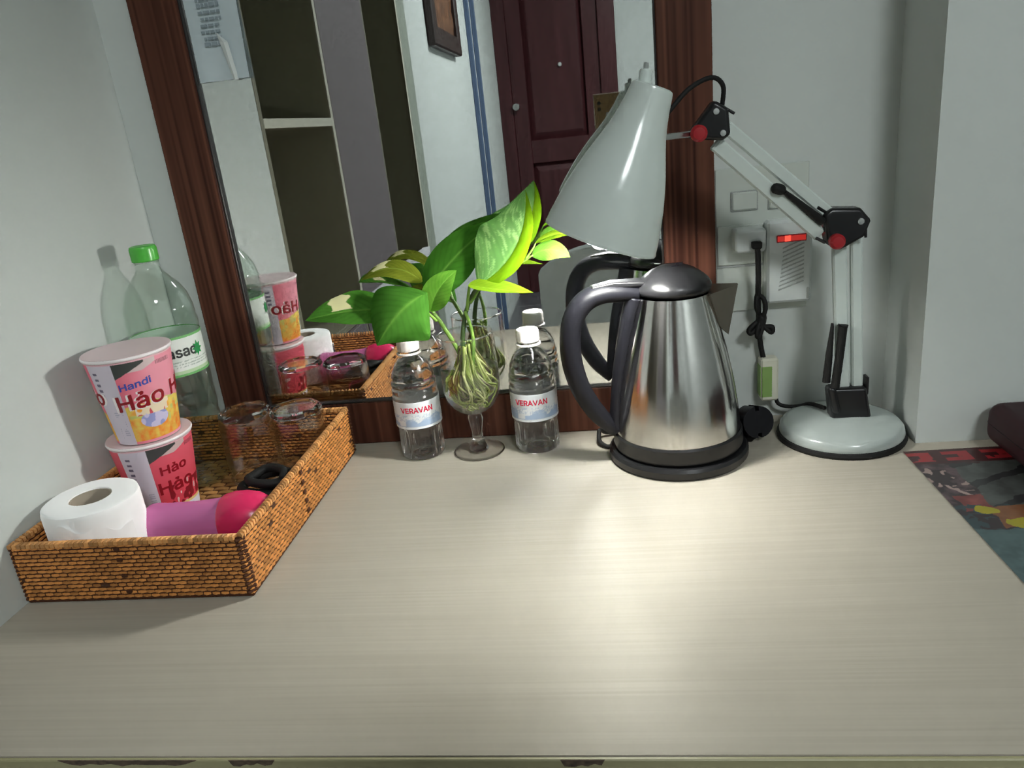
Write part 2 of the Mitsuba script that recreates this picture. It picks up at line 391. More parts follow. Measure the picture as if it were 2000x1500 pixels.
part(t, 'relief', trimesh.Trimesh(np.stack([hgt, yy, zz], -1).reshape(-1, 3), np.vstack([q[:, [0, 1, 2]], q[:, [0, 2, 3]]]), process=False), 'carved_wood', True, 'carved brown relief')

# chair in front of the desk, seen in the mirror
t = thing('chair', 'pale grey upholstered chair in front of the desk', 'chair')
pl_ = []
for x in np.linspace(-.15, .27, 15):
    u = (x - .06) / .21
    pl_.append((x, .128 - .055 * abs(u) ** 3.2))
out = [(-.15, -.28)] + pl_ + [(.27, -.28)]
m = trimesh.creation.extrude_polygon(Polygon(out).buffer(-.012).buffer(.012), .045, engine='earcut')
part(t, 'backrest', trimesh.Trimesh(np.c_[m.vertices[:, 0], .185 - m.vertices[:, 2], m.vertices[:, 1]], m.faces, process=False), 'grey_fabric', 30)
part(t, 'seat', box(-.15, .27, .15, .58, -.33, -.27, .015), 'grey_fabric', 30)
for x in (-.12, .24):
    for y in (.17, .55):
        part(t, 'leg', tube([(x, y, -.33), (x, y, -Z0)], [.016, .011], 10, 4), 'dark_wood')

# ------------------------------------------------------------------ wall fixtures right of the mirror
t = thing('access_panel', 'flush painted cover panel on the wall behind the lamp arm', 'panel')
part(t, 'cover', box(.1445, .257, .9815, .9850, .150, .331, .0012), 'panel_paint', False)
t = thing('wall_switch', 'square white switch nearest the mirror frame', 'switch')
part(t, 'plate', box(.163, .196, .9795, .9815, .278, .303, .001), 'seam_grey', False)
part(t, 'rocker', box(.1645, .1945, .9775, .9812, .2795, .3015, .0015), 'panel_paint', False)
t = thing('wall_socket', 'small wall socket partly behind the lamp arm', 'socket')
part(t, 'plate', box(.208, .238, .9795, .9815, .277, .303, .001), 'seam_grey', False)
fp = part(t, 'face', box(.2092, .2368, .9775, .9812, .2782, .3018, .0015), 'panel_paint', False)
part(fp, 'slot', cat([box(.217, .2195, .9768, .9776, .286, .294), box(.2265, .229, .9768, .9776, .286, .294)]), 'black_matt', False)
t = thing('power_socket', 'white power socket with the adapter plugged in', 'socket')
part(t, 'plate', box(.146, .2025, .9790, .9815, .2115, .262, .0015), 'panel_paint', False)
part(t, 'seam', box(.146, .2025, .9800, .9815, .2085, .2112), 'seam_grey', False)
t = thing('alarm_box', 'white box with red light bar and slanted vents on the wall', 'alarm box')
bd = part(t, 'body', box(.2035, .2575, .962, .985, .162, .265, .003), 'white_plastic', False)
part(t, 'light_bar', box(.2145, .2500, .9605, .9625, .2385, .2475, .0006), 'red_plastic', False, 'red light bar')
k = part(t, 'light_bar_glow', box(.224, .231, .9600, .9606, .2395, .2465, .0002), 'red_plastic', False, 'lit part of the red bar')
scene[k]['emitter'] = {'type': 'area', 'radiance': {'type': 'rgb', 'value': [1.6, .12, .07]}}
k = part(t, 'light_bar_glow', cat([box(.2155, .224, .9600, .9606, .2398, .2462, .0002), box(.231, .249, .9600, .9606, .2398, .2462, .0002)]), 'red_plastic', False)
scene[k]['emitter'] = {'type': 'area', 'radiance': {'type': 'rgb', 'value': [.36, .018, .012]}}
for r_ in range(11):
    z = .178 + r_ * .0052
    w0 = .2175 + .0006 * r_ if r_ < 9 else .222
    part(t, 'vent', hull([(a, b, c) for (a, c) in ((w0, z), (.2475, z + .010), (.2475, z + .0118), (w0, z + .0018)) for b in (.9612, .9621)]), 'seam_grey', False)
part(t, 'latch', box(.2515, .2545, .9605, .9625, .166, .180, .0005), 'seam_grey', False)

# ------------------------------------------------------------------ desk lamp
lamp = thing('desk_lamp', 'white swing-arm desk lamp with black joints, lit over the kettle', 'lamp')
LX, LY = .282, .908
part(lamp, 'foot_ring', lathe([(0, 0), (.0745, 0), (.0757, .003), (.0745, .0065), (.071, .0075)], 72, (LX, LY, 0)), 'black_rubber', 40, 'black rubber ring')
part(lamp, 'base', lathe([(.0715, .005), (.0728, .009), (.0715, .0155), (.067, .0205), (.056, .0245), (.038, .0275), (.018, .029), (0, .0292)], 72, (LX, LY, 0)), 'base_enamel', True)
part(lamp, 'bracket', cat([rhull([(.272, .899, .030), (.309, .899, .029), (.268, .899, .062), (.303, .899, .062), (.272, .913, .030), (.309, .913, .029), (.268, .913, .062), (.303, .913, .062)], .005, 12),
                           rhull([(.266, .894, .066), (.272, .894, .040), (.266, .90, .066)], .005, 10)]), 'black_plastic', 40, 'black base joint')
part(lamp, 'bracket', box(.307, .311, .90, .912, .055, .078, .001), 'black_plastic', False)
def bar(a, b, w, th, c=.0018):
    a, b = np.array(a, float), np.array(b, float); L = np.linalg.norm(b - a)
    m = box(-w / 2, w / 2, -th / 2, th / 2, 0, L, c)
    z = (b - a) / L; y = np.array([0, 1.0, 0]); x = np.cross(y, z); x /= np.linalg.norm(x); y = np.cross(z, x)
    M = np.eye(4); M[:3, 0], M[:3, 1], M[:3, 2], M[:3, 3] = x, y, z, a
    m.apply_transform(M); return m
part(lamp, 'lower_arm', bar((.2825, .906, .050), (.2690, .902, .262), .0155, .009), 'white_enamel', False)
part(lamp, 'lower_arm', bar((.2990, .906, .050), (.2880, .902, .262), .0125, .009), 'white_enamel', False)
part(lamp, 'upper_arm', bar((.2460, .892, .2560), (.1255, .846, .3690), .0155, .009), 'white_enamel', False)
part(lamp, 'upper_arm', bar((.2600, .892, .2740), (.1360, .846, .3850), .0135, .009), 'white_enamel', False)
def joint(pts, ya, yb, c, name, lab):
    m = rhull([(x, y, z) for x, z in pts for y in (ya, yb)], c, 12)
    return part(lamp, name, m, 'black_plastic', 40, lab)
jt = joint([(.2510, .2780), (.2560, .2810), (.2840, .2790), (.2930, .2680), (.2880, .2545), (.2660, .2430), (.2570, .2480)], .884, .902, .0045, 'elbow_joint', 'black elbow joint')
part(jt, 'knob', lathe([(0, 0), (.0085, 0), (.0085, .007), (.006, .010), (0, .0105)], 24, (.2605, .880, .2495), (0, -1, 0)), 'red_plastic', 30, 'red screw knob')
part(jt, 'screw', lathe([(0, 0), (.004, 0), (.0035, .002), (0, .0022)], 16, (.2860, .8800, .2690), (0, -1, 0)), 'bare_metal', 30)
for a, b, r_ in (((.240, .88, .2885), (.2500, .884, .2815), .0016), ((.2930, .884, .2600), (.2935, .884, .2500), .0016), ((.2400, .884, .2540), (.2500, .884, .2480), .0018)):
    part(jt, 'lever', tube([a, b], r_, 8, 3), 'black_plastic', 30)
jh = joint([(.1020, .3800), (.1240, .4060), (.1330, .4000), (.1345, .3790), (.1300, .3760)], .834, .850, .0045, 'head_joint', 'black head joint')
part(jh, 'knob', lathe([(0, 0), (.0085, 0), (.0085, .006), (.006, .009), (0, .0095)], 24, (.1065, .8295, .3812), (0, -1, 0)), 'red_plastic', 30, 'red screw knob')
part(jh, 'screw', cat([lathe([(0, 0), (.0035, 0), (.003, .002), (0, .0022)], 16, (.1245, .8298, .4005), (0, -1, 0)), lathe([(0, 0), (.0035, 0), (.003, .002), (0, .0022)], 16, (.1310, .8298, .3790), (0, -1, 0))]), 'bare_metal', 30)
part(jh, 'lever', tube([(.133, .838, .4040), (.1440, .838, .3965)], .0015, 8, 3), 'black_plastic', 30)
part(lamp, 'shade_link', cat([bar((.050, .802, .3815), (.104, .838, .3812), .006, .006, .001)]), 'bare_metal', False, 'thin metal link')
part(lamp, 'spring', tube([(.2650, .898, .1490), (.2648, .898, .1410), (.2625, .898, .110), (.2600, .897, .0760)], [.0015, .0022, .0042, .0048], 12, 8), 'black_rubber', 40)
part(lamp, 'spring', tube([(.2757, .893, .1470), (.2755, .893, .1430), (.2730, .893, .110), (.2695, .894, .070)], [.0062, .0052, .0050, .0052], 12, 8), 'black_rubber', 40)
part(lamp, 'spring', tube([(.2010, .8655, .3100), (.2180, .872, .2960), (.2460, .883, .2720)], [.0026, .0034, .0048], 12, 8), 'black_rubber', 40)
part(lamp, 'spring_knob', rhull([(.1915, .862, .3150), (.1965, .864, .3130)], .0058, 14), 'black_rubber', 40)
# shade
AX = np.array([.391, 0, .921]); AX /= np.linalg.norm(AX)
SC = np.array([.0003, .80, .2883])
def sprof(o):
    return [(.0600 + o, 0), (.0590 + o, .010), (.0560 + o, .026), (.0520 + o, .045), (.0472 + o, .062), (.0420 + o, .078), (.0355 + o, .095), (.0300 + o, .110), (.0262 + o, .124), (.0232 + o, .138), (.0215 + o, .150)]
shd = lathe(sprof(0) + [(.0205, .1535), (.018, .155), (0, .1555)], 72, SC, AX)
part(lamp, 'shade', shd, 'white_enamel', 35, 'white bell-shaped shade')
part(lamp, 'shade_lining', lathe((sprof(-.0012) + [(0, .1500)])[::-1], 72, SC + AX * .0004, AX), 'shade_inside', 35)
part(lamp, 'shade_rim', lathe([(.0588, .0006), (.0592, -.0008), (.0600, -.0008), (.0604, .0012), (.0598, .003)], 72, SC, AX), 'white_enamel', 40)
part(lamp, 'switch', cat([lathe([(.0065, -.006), (.0062, .010), (.0050, .012), (0, .0122)], 20, (.0530, .80, .4350), (.12, 0, 1)), ]), 'white_enamel', 30, 'push switch on top of the shade')
part(lamp, 'switch_button', lathe([(.0026, 0), (.0024, .006), (0, .0065)], 14, (.0545, .80, .4465), (.12, 0, 1)), 'seam_grey', 30)
BP = SC + AX * .030
part(lamp, 'bulb_socket', lathe([(0, .072), (.0155, .072), (.0175, .080), (.0165, .14), (0, .145)], 24, SC, AX), 'white_plastic', 30)
FX = frame(AX)
for k_ in range(3):
    a = k_ * 2.094 + .5
    q0, q1 = [np.array([.0115 * math.cos(a + da), .0115 * math.sin(a + da), 0]) for da in (-.48, .48)]
    pts = [q0 + [0, 0, .072], q0 + [0, 0, .030], q0 + [0, 0, -.000], (q0 + q1) / 2 + [0, 0, -.006], q1 + [0, 0, -.000], q1 + [0, 0, .030], q1 + [0, 0, .072]]
    m = tube(pts, .0048, 12, 6); m.apply_transform(FX); m.apply_translation(SC)
    kb = part(lamp, 'bulb_tube', m, 'shade_inside', True, 'lit fluorescent bulb tube')
    scene[kb]['emitter'] = {'type': 'area', 'radiance': {'type': 'rgb', 'value': BULB_LIGHT}}
part(lamp, 'cable', tube([(.070, .806, .4000), (.0776, .812, .4070), (.0980, .822, .4250), (.1210, .832, .4330), (.1330, .838, .4240), (.1325, .842, .4040)], .0024, 10, 12), 'black_rubber', True, 'black cable arching over the head joint')
# cord from the socket
cd = part(lamp, 'cord', tube([(.1885, .950, .2405), (.1895, .948, .2300), (.1915, .955, .200), (.1925, .962, .170), (.1945, .968, .150), (.1965, .972, .120), (.1990, .973, .100), (.2020, .9735, .086)], .0034, 10, 10), 'black_rubber', True, 'black cord hanging from the socket')
part(cd, 'knot', cat([tube([(.1915, .963, .176), (.1985, .958, .170), (.2005, .956, .158), (.1970, .957, .147), (.1940, .962, .150), (.1900, .958, .160), (.1905, .960, .172), (.1930, .963, .177)], .0031, 8, 8),
                      tube([(.1950, .962, .142), (.1870, .957, .138), (.1800, .956, .131), (.1830, .956, .1265), (.1930, .957, .135), (.2010, .957, .134), (.2090, .956, .133), (.2080, .956, .126), (.1990, .957, .134), (.1930, .960, .138)], .0031, 8, 8),
                      tube([(.1935, .957, .140), (.1900, .954, .130), (.1905, .954, .122), (.1950, .955, .128), (.1970, .957, .139)], .0031, 8, 8),
                      rhull([(.1945, .960, .134), (.1965, .960, .145)], .0068, 12)]), 'black_rubber', True, 'knotted loops of the black cord')
part(cd, 'cord', tube([(.2165, .968, .032), (.2200, .966, .0240), (.2300, .962, .0210), (.2450, .956, .0230), (.2560, .950, .0275), (.2660, .920, .0330)], .0026, 10, 10), 'black_rubber', True)
sw = part(lamp, 'inline_switch', box(.1965, .2190, .962, .982, .030, .0885, .0025), 'cream_plastic', False, 'cream in-line switch box')
part(sw, 'sticker', box(.1955, .1968, .9635, .9805, .036, .078, .0003), 'green_print', False)
part(sw, 'sticker', box(.1980, .2105, .9612, .9622, .036, .078, .0003), 'green_print', False, 'green sticker')
pg = part(lamp, 'plug_adapter', rhull([(x, y, z) for x in (.168, .1960) for y in (.958, .976) for z in (.235, .2545)], .005, 14), 'white_plastic', 40, 'white plug adapter')
part(pg, 'plug', box(.1825, .1940, .944, .954, .236, .2445, .001), 'black_rubber', False, 'black plug end')

# ------------------------------------------------------------------ kettle
KX, KY = .0796, .8845
ka = math.radians(10)                       # the spout points right and slightly back
def kt(m, x=KX, y=KY):
    m = m.copy(); m.apply_transform(trimesh.transformations.rotation_matrix(ka, [0, 0, 1])); m.apply_translation((x, y, 0)); return m
ks = thing('kettle_stand', 'round black power stand under the steel kettle', 'kettle stand')
part(ks, 'disc', lathe([(0, 0), (.083, 0), (.0852, .003), (.0852, .010), (.0825, .0135), (.076, .0145), (0, .0145)], 80, (KX, KY, 0)), 'black_plastic', 35)
part(ks, 'cord', tube([(-.002, .902, .004), (-.010, .905, .0035), (-.018, .915, .0065), (-.0185, .928, .0125), (-.0160, .935, .0140), (-.005, .944, .0060), (.04, .954, .0030), (.10, .957, .003), (.150, .940, .003), (.165, .915, .003), (.169, .902, .006)], .0028, 10, 10), 'black_rubber', True, 'black power cord')
_m = manifold3d.Manifold.cylinder(.028, .0195, .0200, 32).translate([0, 0, -.015]) - manifold3d.Manifold.cube([.005, .009, .05], True).translate([0, .0185, 0]) - manifold3d.Manifold.cube([.005, .009, .05], True).translate([0, -.0185, 0])
_m = _m.to_mesh(); _m = trimesh.Trimesh(_m.vert_properties[:, :3], _m.tri_verts, process=False)
_f = frame((.25, -.9, .25), (0, 0, 1))
_m.apply_transform(_f); _m.apply_translation((.1765, .906, .0265))
pgk = part(ks, 'plug', cat([_m,
                            tube([(.174, .905, .012), (.1700, .901, .006), (.1690, .899, .0045)], [.010, .006, .005], 12, 6)]), 'black_matt', 35, 'black plug lying beside the kettle')
part(pgk, 'pin', cat([tube([(.172, .918, .0270), (.1690, .931, .0240)], .0022, 10, 3), tube([(.184, .916, .0280), (.1810, .931, .0250)], .0022, 10, 3)]), 'bare_metal', 30)

ke = thing('electric_kettle', 'shiny steel electric kettle with black handle and lid', 'kettle')
kp = [(.0785, .0145), (.0788, .030), (.0780, .0350)]
part(ke, 'base_ring', lathe([(0, .0150), (.0740, .0150), (.0775, .0165), (.0788, .020), (.0782, .0340), (.0762, .0365)], 80, (KX, KY, 0)), 'black_plastic', 35, 'black plastic base ring')
bz = np.linspace(.0355, .2045, 40)
br = np.interp(bz, [.0355, .060, .097, .130, .162, .185, .2045], [.0757, .0738, .0688, .0622, .0540, .0478, .0428])
def smooth_prof(zz, rr):
    for _ in range(6):
        rr[1:-1] = (rr[:-2] + 2 * rr[1:-1] + rr[2:]) / 4
    return rr
br = smooth_prof(bz, br)
n = 96
aa = np.arange(n + 1) * 2 * np.pi / n
V = np.stack([br[:, None] * np.cos(aa), br[:, None] * np.sin(aa), np.repeat(bz[:, None], n + 1, 1)], -1).reshape(-1, 3)
UV = np.stack([np.repeat(aa[None] / 6.283, len(bz), 0), np.repeat(bz[:, None] / .2, n + 1, 1)], -1).reshape(-1, 2)
i, j = np.meshgrid(np.arange(len(bz) - 1), np.arange(n), indexing='ij')
q = np.stack([i * (n + 1) + j, i * (n + 1) + j + 1, (i + 1) * (n + 1) + j + 1, (i + 1) * (n + 1) + j], -1).reshape(-1, 4)
part(ke, 'body', trimesh.Trimesh(V + [KX, KY, 0], np.vstack([q[:, [0, 1, 2]], q[:, [0, 2, 3]]]), process=False), 'steel', True, 'polished steel body', uv=UV)
part(ke, 'spout', kt(hull([(.078, 0, .2065), (.077, .004, .2060), (.077, -.004, .2060), (.036, .030, .2045), (.036, -.030, .2045), (.0655, .003, .1460), (.0655, -.003, .1460), (.047, .026, .165), (.047, -.026, .165), (.030, 0, .18)])), 'spout_steel', 20, 'pointed steel spout')
ld = part(ke, 'lid', kt(lathe([(.032, .2030), (.0425, .2070), (.0442, .2115), (.0436, .2160), (.0405, .2205), (.034, .2265), (.025, .2325), (.014, .2370), (0, .2385)], 64), KX + .001, KY), 'black_plastic', True, 'glossy black domed lid')
part(ld, 'vent', kt(cat([box(.004, .012, -.0045, -.0025, .2360, .2388), box(.006, .014, .0015, .0035, .2360, .2386), box(-.003, .005, -.012, -.010, .2355, .2384)])), 'black_matt', False)
hp = [(-.040, 0, .2095), (-.062, 0, .2125), (-.085, 0, .2130), (-.104, 0, .2060), (-.1185, 0, .1880), (-.1250, 0, .1600), (-.1235, 0, .1280), (-.1150, 0, .0960), (-.0990, 0, .0660), (-.0840, 0, .0480), (-.0765, 0, .0400)]
hm = tube(hp, [.0100, .0115, .0120, .0125, .0125, .0125, .0125, .0120, .0115, .0095, .0080], 20, 8, flat=(1.25, (0, 1, 0)))
hs = tube([(-.046, 0, .205), (-.0515, 0, .187), (-.0590, 0, .160), (-.0670, 0, .125), (-.0725, 0, .09), (-.0765, 0, .055), (-.0775, 0, .042)], [.010, .0085, .0075, .0075, .0072, .0072, .0075], 16, 8, flat=(1.4, (0, 1, 0)))
part(ke, 'handle', kt(cat([hm, hs])), 'black_matt', True, 'black curved handle')
part(ke, 'lid_lever', kt(rhull([(-.036, .010, .2215), (-.036, -.010, .2215), (-.070, .008, .2245), (-.070, -.008, .2245), (-.094, .006, .2215), (-.094, -.006, .2215)], [.0030, .0030, .0022, .0022, .0022, .0022], 14)), 'black_plastic', 40, 'glossy lid release lever')

# ------------------------------------------------------------------ small water bottles
def water_bottle(x, y, label, rot, seed):
    t = thing('water_bottle', label, 'bottle', None)
    c = (x, y, 0)
    prof = [(0, .004), (.010, .0035), (.022, .0006), (.0275, .0010), (.0302, .006), (.0300, .012), (.0298, .030), (.0292, .040), (.0300, .0455), (.0306, .0475), (.0306, .0835), (.0312, .0855), (.0312, .088),
            (.0296, .0905), (.0305, .0935), (.0305, .0965), (.0288, .0990), (.0303, .1020), (.0300, .1060), (.0280, .1085), (.0288, .1120), (.0270, .1190), (.0232, .1275), (.0180, .1350), (.0140, .1400), (.0128, .1440), (.0128, .1500)]
    def mod(r, z, a):
        low = np.clip((.044 - z) / .006, 0, 1) * np.clip((z - .003) / .006, 0, 1)
        up = np.clip((z - .100) / .008, 0, 1) * np.clip((.136 - z) / .010, 0, 1)
        return r * (1 - .085 * low * np.abs(np.cos(8 * a)) - .03 * up * np.abs(np.cos(5 * a + z * 90)))
    part(t, 'body', lathe(prof, 96, c, mod=mod), 'clear_plastic', 30, 'clear ribbed plastic body')
    wp = [(0, .0046)] + [(max(r - .0009, 0), max(z, .0016)) for r, z in prof[2:-4]] + [(.0165, .1345), (0, .1345)]
    part(t, 'water', lathe(wp, 96, c, mod=mod), 'water', 30, 'water')
    part(t, 'cap', lathe([(.0142, .1475), (.0148, .1490), (.0148, .1600), (.0138, .1630), (.0120, .1638), (0, .1640)], 48, c, mod=lambda r, z, a: r * (1 + .012 * np.cos(36 * a) * ((z > .148) & (z < .161)))), 'cap_white', 40, 'white screw cap')
    part(t, 'neck_ring', lathe([(.0128, .1425), (.0162, .1430), (.0162, .1446), (.0142, .1455)], 40, c), 'cap_white', 30)
    def col(u, v):
        o = np.zeros(u.shape + (3,)) + [.70, .72, .75]
        m = meshkit.fbm(np.stack([u * 14, v * 3.5, u * 0], -1), 3, seed)
        hill = (v < .12 + .55 * m * (np.abs(((u * 3) % 1) - .5) < .42)) & (v > .08)
        o[hill] = np.array([.36, .46, .62])
        o[(v < .06) | (v > .96)] = [.78, .82, .86]
        s = (v > .30) & (v < .52) & (meshkit.noise(np.stack([u * 160, v * 24, u * 0], -1), 4) > .62)
        o[s] = [.50, .56, .66]
        return o
    m, cc = wrapped_sheet(lambda z: .0309 + z * 0, 0, 360, .0470, .0840, c, 160, 40, col)
    lb = part(t, 'label', m, 'print_gloss', True, 'white label with blue hills', color=cc)
    for s_ in (0, 180):
        part(lb, 'lettering', wrap_text('VERAVAN', .0068, .0309, rot + s_, .0700, c), 'ink_red', False, 'red lettering VERAVAN')
    return t
water_bottle(-.2569, .9242, 'clear water bottle between the basket and the goblet', -78, 1)
water_bottle(-.1000, .9256, 'clear water bottle between the goblet and the kettle', -92, 2)

# ------------------------------------------------------------------ goblet with the cut plant
GX, GY = -.1796, .9205
g = thing('glass_goblet', 'tall stemmed glass goblet holding the green plant', 'goblet')
bowl = [(.004, .0560), (.0100, .0565), (.0200, .0600), (.0285, .0670), (.0345, .0780), (.0375, .0920), (.0380, .1080), (.0372, .1250), (.0362, .1450), (.0356, .1640)]
part(g, 'bowl', lathe(bowl, 96, (GX, GY, 0), mod=lambda r, z, a: r * (1 + .012 * np.cos(14 * a) * np.clip((.125 - z) / .03, 0, 1) * np.clip((z - .06) / .01, 0, 1))), 'thin_glass', 40)
part(g, 'rim', lathe([(.0350, .1640), (.0353, .1652), (.0359, .1652), (.0362, .1640), (.0358, .1630)], 72, (GX, GY, 0)), 'solid_glass', True)
part(g, 'stem', lathe([(0, .0040), (.0130, .0042), (.0100, .0100), (.0072, .0180), (.0068, .0300), (.0085, .0400), (.0098, .0470), (.0085, .0530), (.0060, .0555), (0, .0556)], 32, (GX, GY, 0), mod=lambda r, z, a: r * (1 + .05 * np.cos(8 * a))), 'solid_glass', 40)
part(g, 'foot_rim', lathe([(.0318, .0004), (.0338, .0004), (.0344, .0014), (.0336, .0026), (.0318, .0030)], 72, (GX, GY, 0)), 'solid_glass', True)
part(g, 'foot', lathe([(0, .0004), (.0325, .0004), (.0340, .0016), (.0325, .0028), (.0200, .0038), (0, .0041)], 64, (GX, GY, 0)), 'thin_glass', 40)
wl = [(0, .0572), (.0095, .0575), (.0192, .0610), (.0277, .0680), (.0336, .0785), (.0366, .0920), (.0371, .1080), (.0365, .1200), (0, .1201)]
part(g, 'water', lathe(wl, 64, (GX, GY, 0)), 'thin_glass', 40, 'water')

pl = thing('pothos_cutting', 'leafy green and yellow pothos cutting in the goblet', 'plant')
def leaf(base, ctrl, tip, width, nrm, fold=.25, droop=.15, kind='green', seed=0, shift=.38, rightw=1.0):
    b, c, e = (np.asarray(q, float) for q in (base, ctrl, tip))
    nu, nv = 80, 57
    u = np.linspace(0, 1, nu)[:, None]
    mid = b * (1 - u) ** 2 + 2 * c * u * (1 - u) + e * u ** 2
    tan = np.gradient(mid, axis=0); tan /= np.linalg.norm(tan, axis=1, keepdims=True)
    N = np.asarray(nrm, float); N = N - tan * (tan @ N)[:, None]; N /= np.linalg.norm(N, axis=1, keepdims=True)
    S = np.cross(tan, N)
    uu = u[:, 0]
    w = np.sin(np.pi * uu ** (math.log(.5) / math.log(shift))) ** .75 * (1 - .25 * uu) * width / .92
    w[uu > .85] *= (1 - ((uu[uu > .85] - .85) / .15) ** 2 * .35)
    s = np.linspace(-1, 1, nv)[None, :, None]
    s_ = np.where(s > 0, s * rightw, s)
    back = -.16 * width * (np.abs(s) ** 1.3) * np.clip(1 - u[:, None] / .35, 0, 1)       # heart-shaped lobes
    rip = .02 * width * np.sin(uu * 17 + seed)[:, None, None] * s ** 2
    P = mid[:, None] + S[:, None] * s_ * w[:, None, None] + N[:, None] * (fold * np.abs(s) ** .9 * w[:, None, None] - droop * s ** 2 * w[:, None, None] + rip) + tan[:, None] * back
    U, Sg = np.meshgrid(uu, s[0, :, 0], indexing='ij')
    vein = np.exp(-(np.abs(Sg) / .05) ** 2)
    side = np.abs(np.sin((U - .35 * np.abs(Sg)) * 30)) ** 10 * .4
    nz = meshkit.fbm(np.stack([U * 5, Sg * 3, U * 0 + seed], -1), 4, seed)
    pal = {'green': ((.030, .115, .012), (.07, .21, .03)), 'dark': ((.020, .085, .010), (.05, .17, .018)), 'light': ((.085, .245, .055), (.155, .335, .09)), 'lime': ((.13, .26, .010), (.21, .34, .018)),
           'bright': ((.09, .29, .025), (.17, .38, .05)), 'olive': ((.09, .12, .012), (.16, .19, .02))}[kind.split('+')[0]]
    col = np.array(pal[0]) + (np.array(pal[1]) - np.array(pal[0])) * nz[..., None]
    col = col * (1 - .35 * side[..., None]) + vein[..., None] * np.array([.06, .10, .02])
    if '+cream' in kind:
        d = U - .52 - .18 * (meshkit.noise(np.stack([U * 4, Sg * 4, U * 0], -1), seed) - .5)
        patch = (Sg > .12) & (d > 0) & (d < .24)
        col[patch] = [.62, .60, .33]
    if '+streak' in kind:
        st = np.clip((meshkit.fbm(np.stack([(U - .45 * np.abs(Sg)) * 30, (U + 2 * Sg) * 4, U * 0 + 3], -1), 3, seed) - .54) / .10, 0, 1)[..., None]
        col = col * (1 - .6 * st) + st * np.array([.22, .36, .13])
    if '+limeside' in kind:
        col[Sg > .06] = np.array([.14, .29, .007]) * (.85 + .3 * nz[Sg > .06][:, None])
    i, j = np.meshgrid(np.arange(nu - 1), np.arange(nv - 1), indexing='ij')
    q = np.stack([i * nv + j, i * nv + j + 1, (i + 1) * nv + j + 1, (i + 1) * nv + j], -1).reshape(-1, 4)
    m = trimesh.Trimesh(P.reshape(-1, 3), np.vstack([q[:, [0, 1, 2]], q[:, [0, 2, 3]]]), process=False)
    return m, np.clip(col, 0, 1).reshape(-1, 3)
LEAVES = [
    ((-.2649, .915, .2031), (-.307, .885, .2178), (-.3612, .860, .2117), .032, (-.15, -.62, .8), .30, .12, 'green+cream', 1, .42),
    ((-.2180, .885, .2260), (-.2420, .850, .222), (-.2740, .850, .1760), .046, (.30, -.80, .50), -.12, .45, 'green', 2, .46),
    ((-.2287, .930, .2352), (-.2586, .920, .2709), (-.3015, .915, .2444), .0155, (-.1, -.65, .75), .15, .2, 'olive+cream', 3, .42),
    ((-.2200, .925, .2210), (-.1800, .925, .2700), (-.1228, .930, .3001), .030, (.05, -.85, .45), .10, .2, 'dark', 4, .42),
    ((-.1440, .900, .2330), (-.0840, .888, .2660), (-.0830, .905, .3363), .056, (-.30, -.92, .22), .12, .14, 'light+streak+limeside', 5, .44, .32),
    ((-.0763, .900, .2740), (-.0542, .895, .2860), (-.0300, .890, .2820), .0075, (0, -.6, .8), .25, .1, 'lime', 6, .5),
    ((-.0805, .900, .2600), (-.0575, .892, .2740), (-.0362, .885, .2560), .0140, (.05, -.8, .55), .1, .25, 'bright', 7, .45),
    ((-.1615, .900, .2300), (-.1244, .885, .2230), (-.0827, .880, .2190), .0130, (0, -.45, .9), .55, .05, 'lime', 8, .4),
    ((-.2161, .910, .2017), (-.2046, .900, .2318), (-.1763, .905, .2487), .0185, (.1, -.9, .35), .2, .1, 'bright', 9, .42),
    ((-.2230, .940, .2030), (-.2450, .940, .2150), (-.2680, .935, .2080), .013, (0, -.6, .8), .2, .1, 'olive', 10, .42),
]
for a in LEAVES:
    m, cc = leaf(*a)
    part(pl, 'leaf', m, 'leaf', True, color=cc)
for pts, r_, b_ in [
    ([(-.1870, .920, .075), (-.1853, .920, .1314), (-.1801, .920, .1722), (-.1680, .915, .2054), (-.1500, .902, .2310)], [.0030, .0032, .0030, .0026, .0020], 'stem_dark'),
    ([(-.1900, .922, .080), (-.1887, .922, .1316), (-.2050, .920, .1745), (-.2190, .920, .2023), (-.2220, .928, .2240)], [.0028, .0028, .0028, .0024, .0018], 'plant_stem'),
    ([(-.1660, .913, .2054), (-.1400, .910, .2340), (-.1000, .905, .2500), (-.0810, .900, .2600)], [.0022, .0020, .0016, .0012], 'plant_stem'),
    ([(-.0900, .902, .2560), (-.0800, .900, .2680), (-.0763, .900, .2740)], [.0014, .0012, .0010], 'plant_stem'),
    ([(-.2170, .918, .1980), (-.2350, .917, .2040), (-.2649, .915, .2040)], [.0020, .0018, .0016], 'plant_stem'),
    ([(-.2120, .912, .1860), (-.2220, .890, .2100), (-.2250, .885, .2240)], [.0020, .0018, .0016], 'plant_stem'),
    ([(-.1720, .916, .1950), (-.1650, .905, .2200), (-.1615, .900, .2300)], [.0022, .0018, .0016], 'plant_stem'),
    ([(-.1800, .915, .10), (-.1700, .914, .140), (-.1690, .915, .1700), (-.1740, .913, .1950)], [.0024, .0024, .0022, .0020], 'plant_stem'),
]:
    part(pl, 'stem', tube(pts, r_, 10, 10), b_, True)
rs, rc = [], []
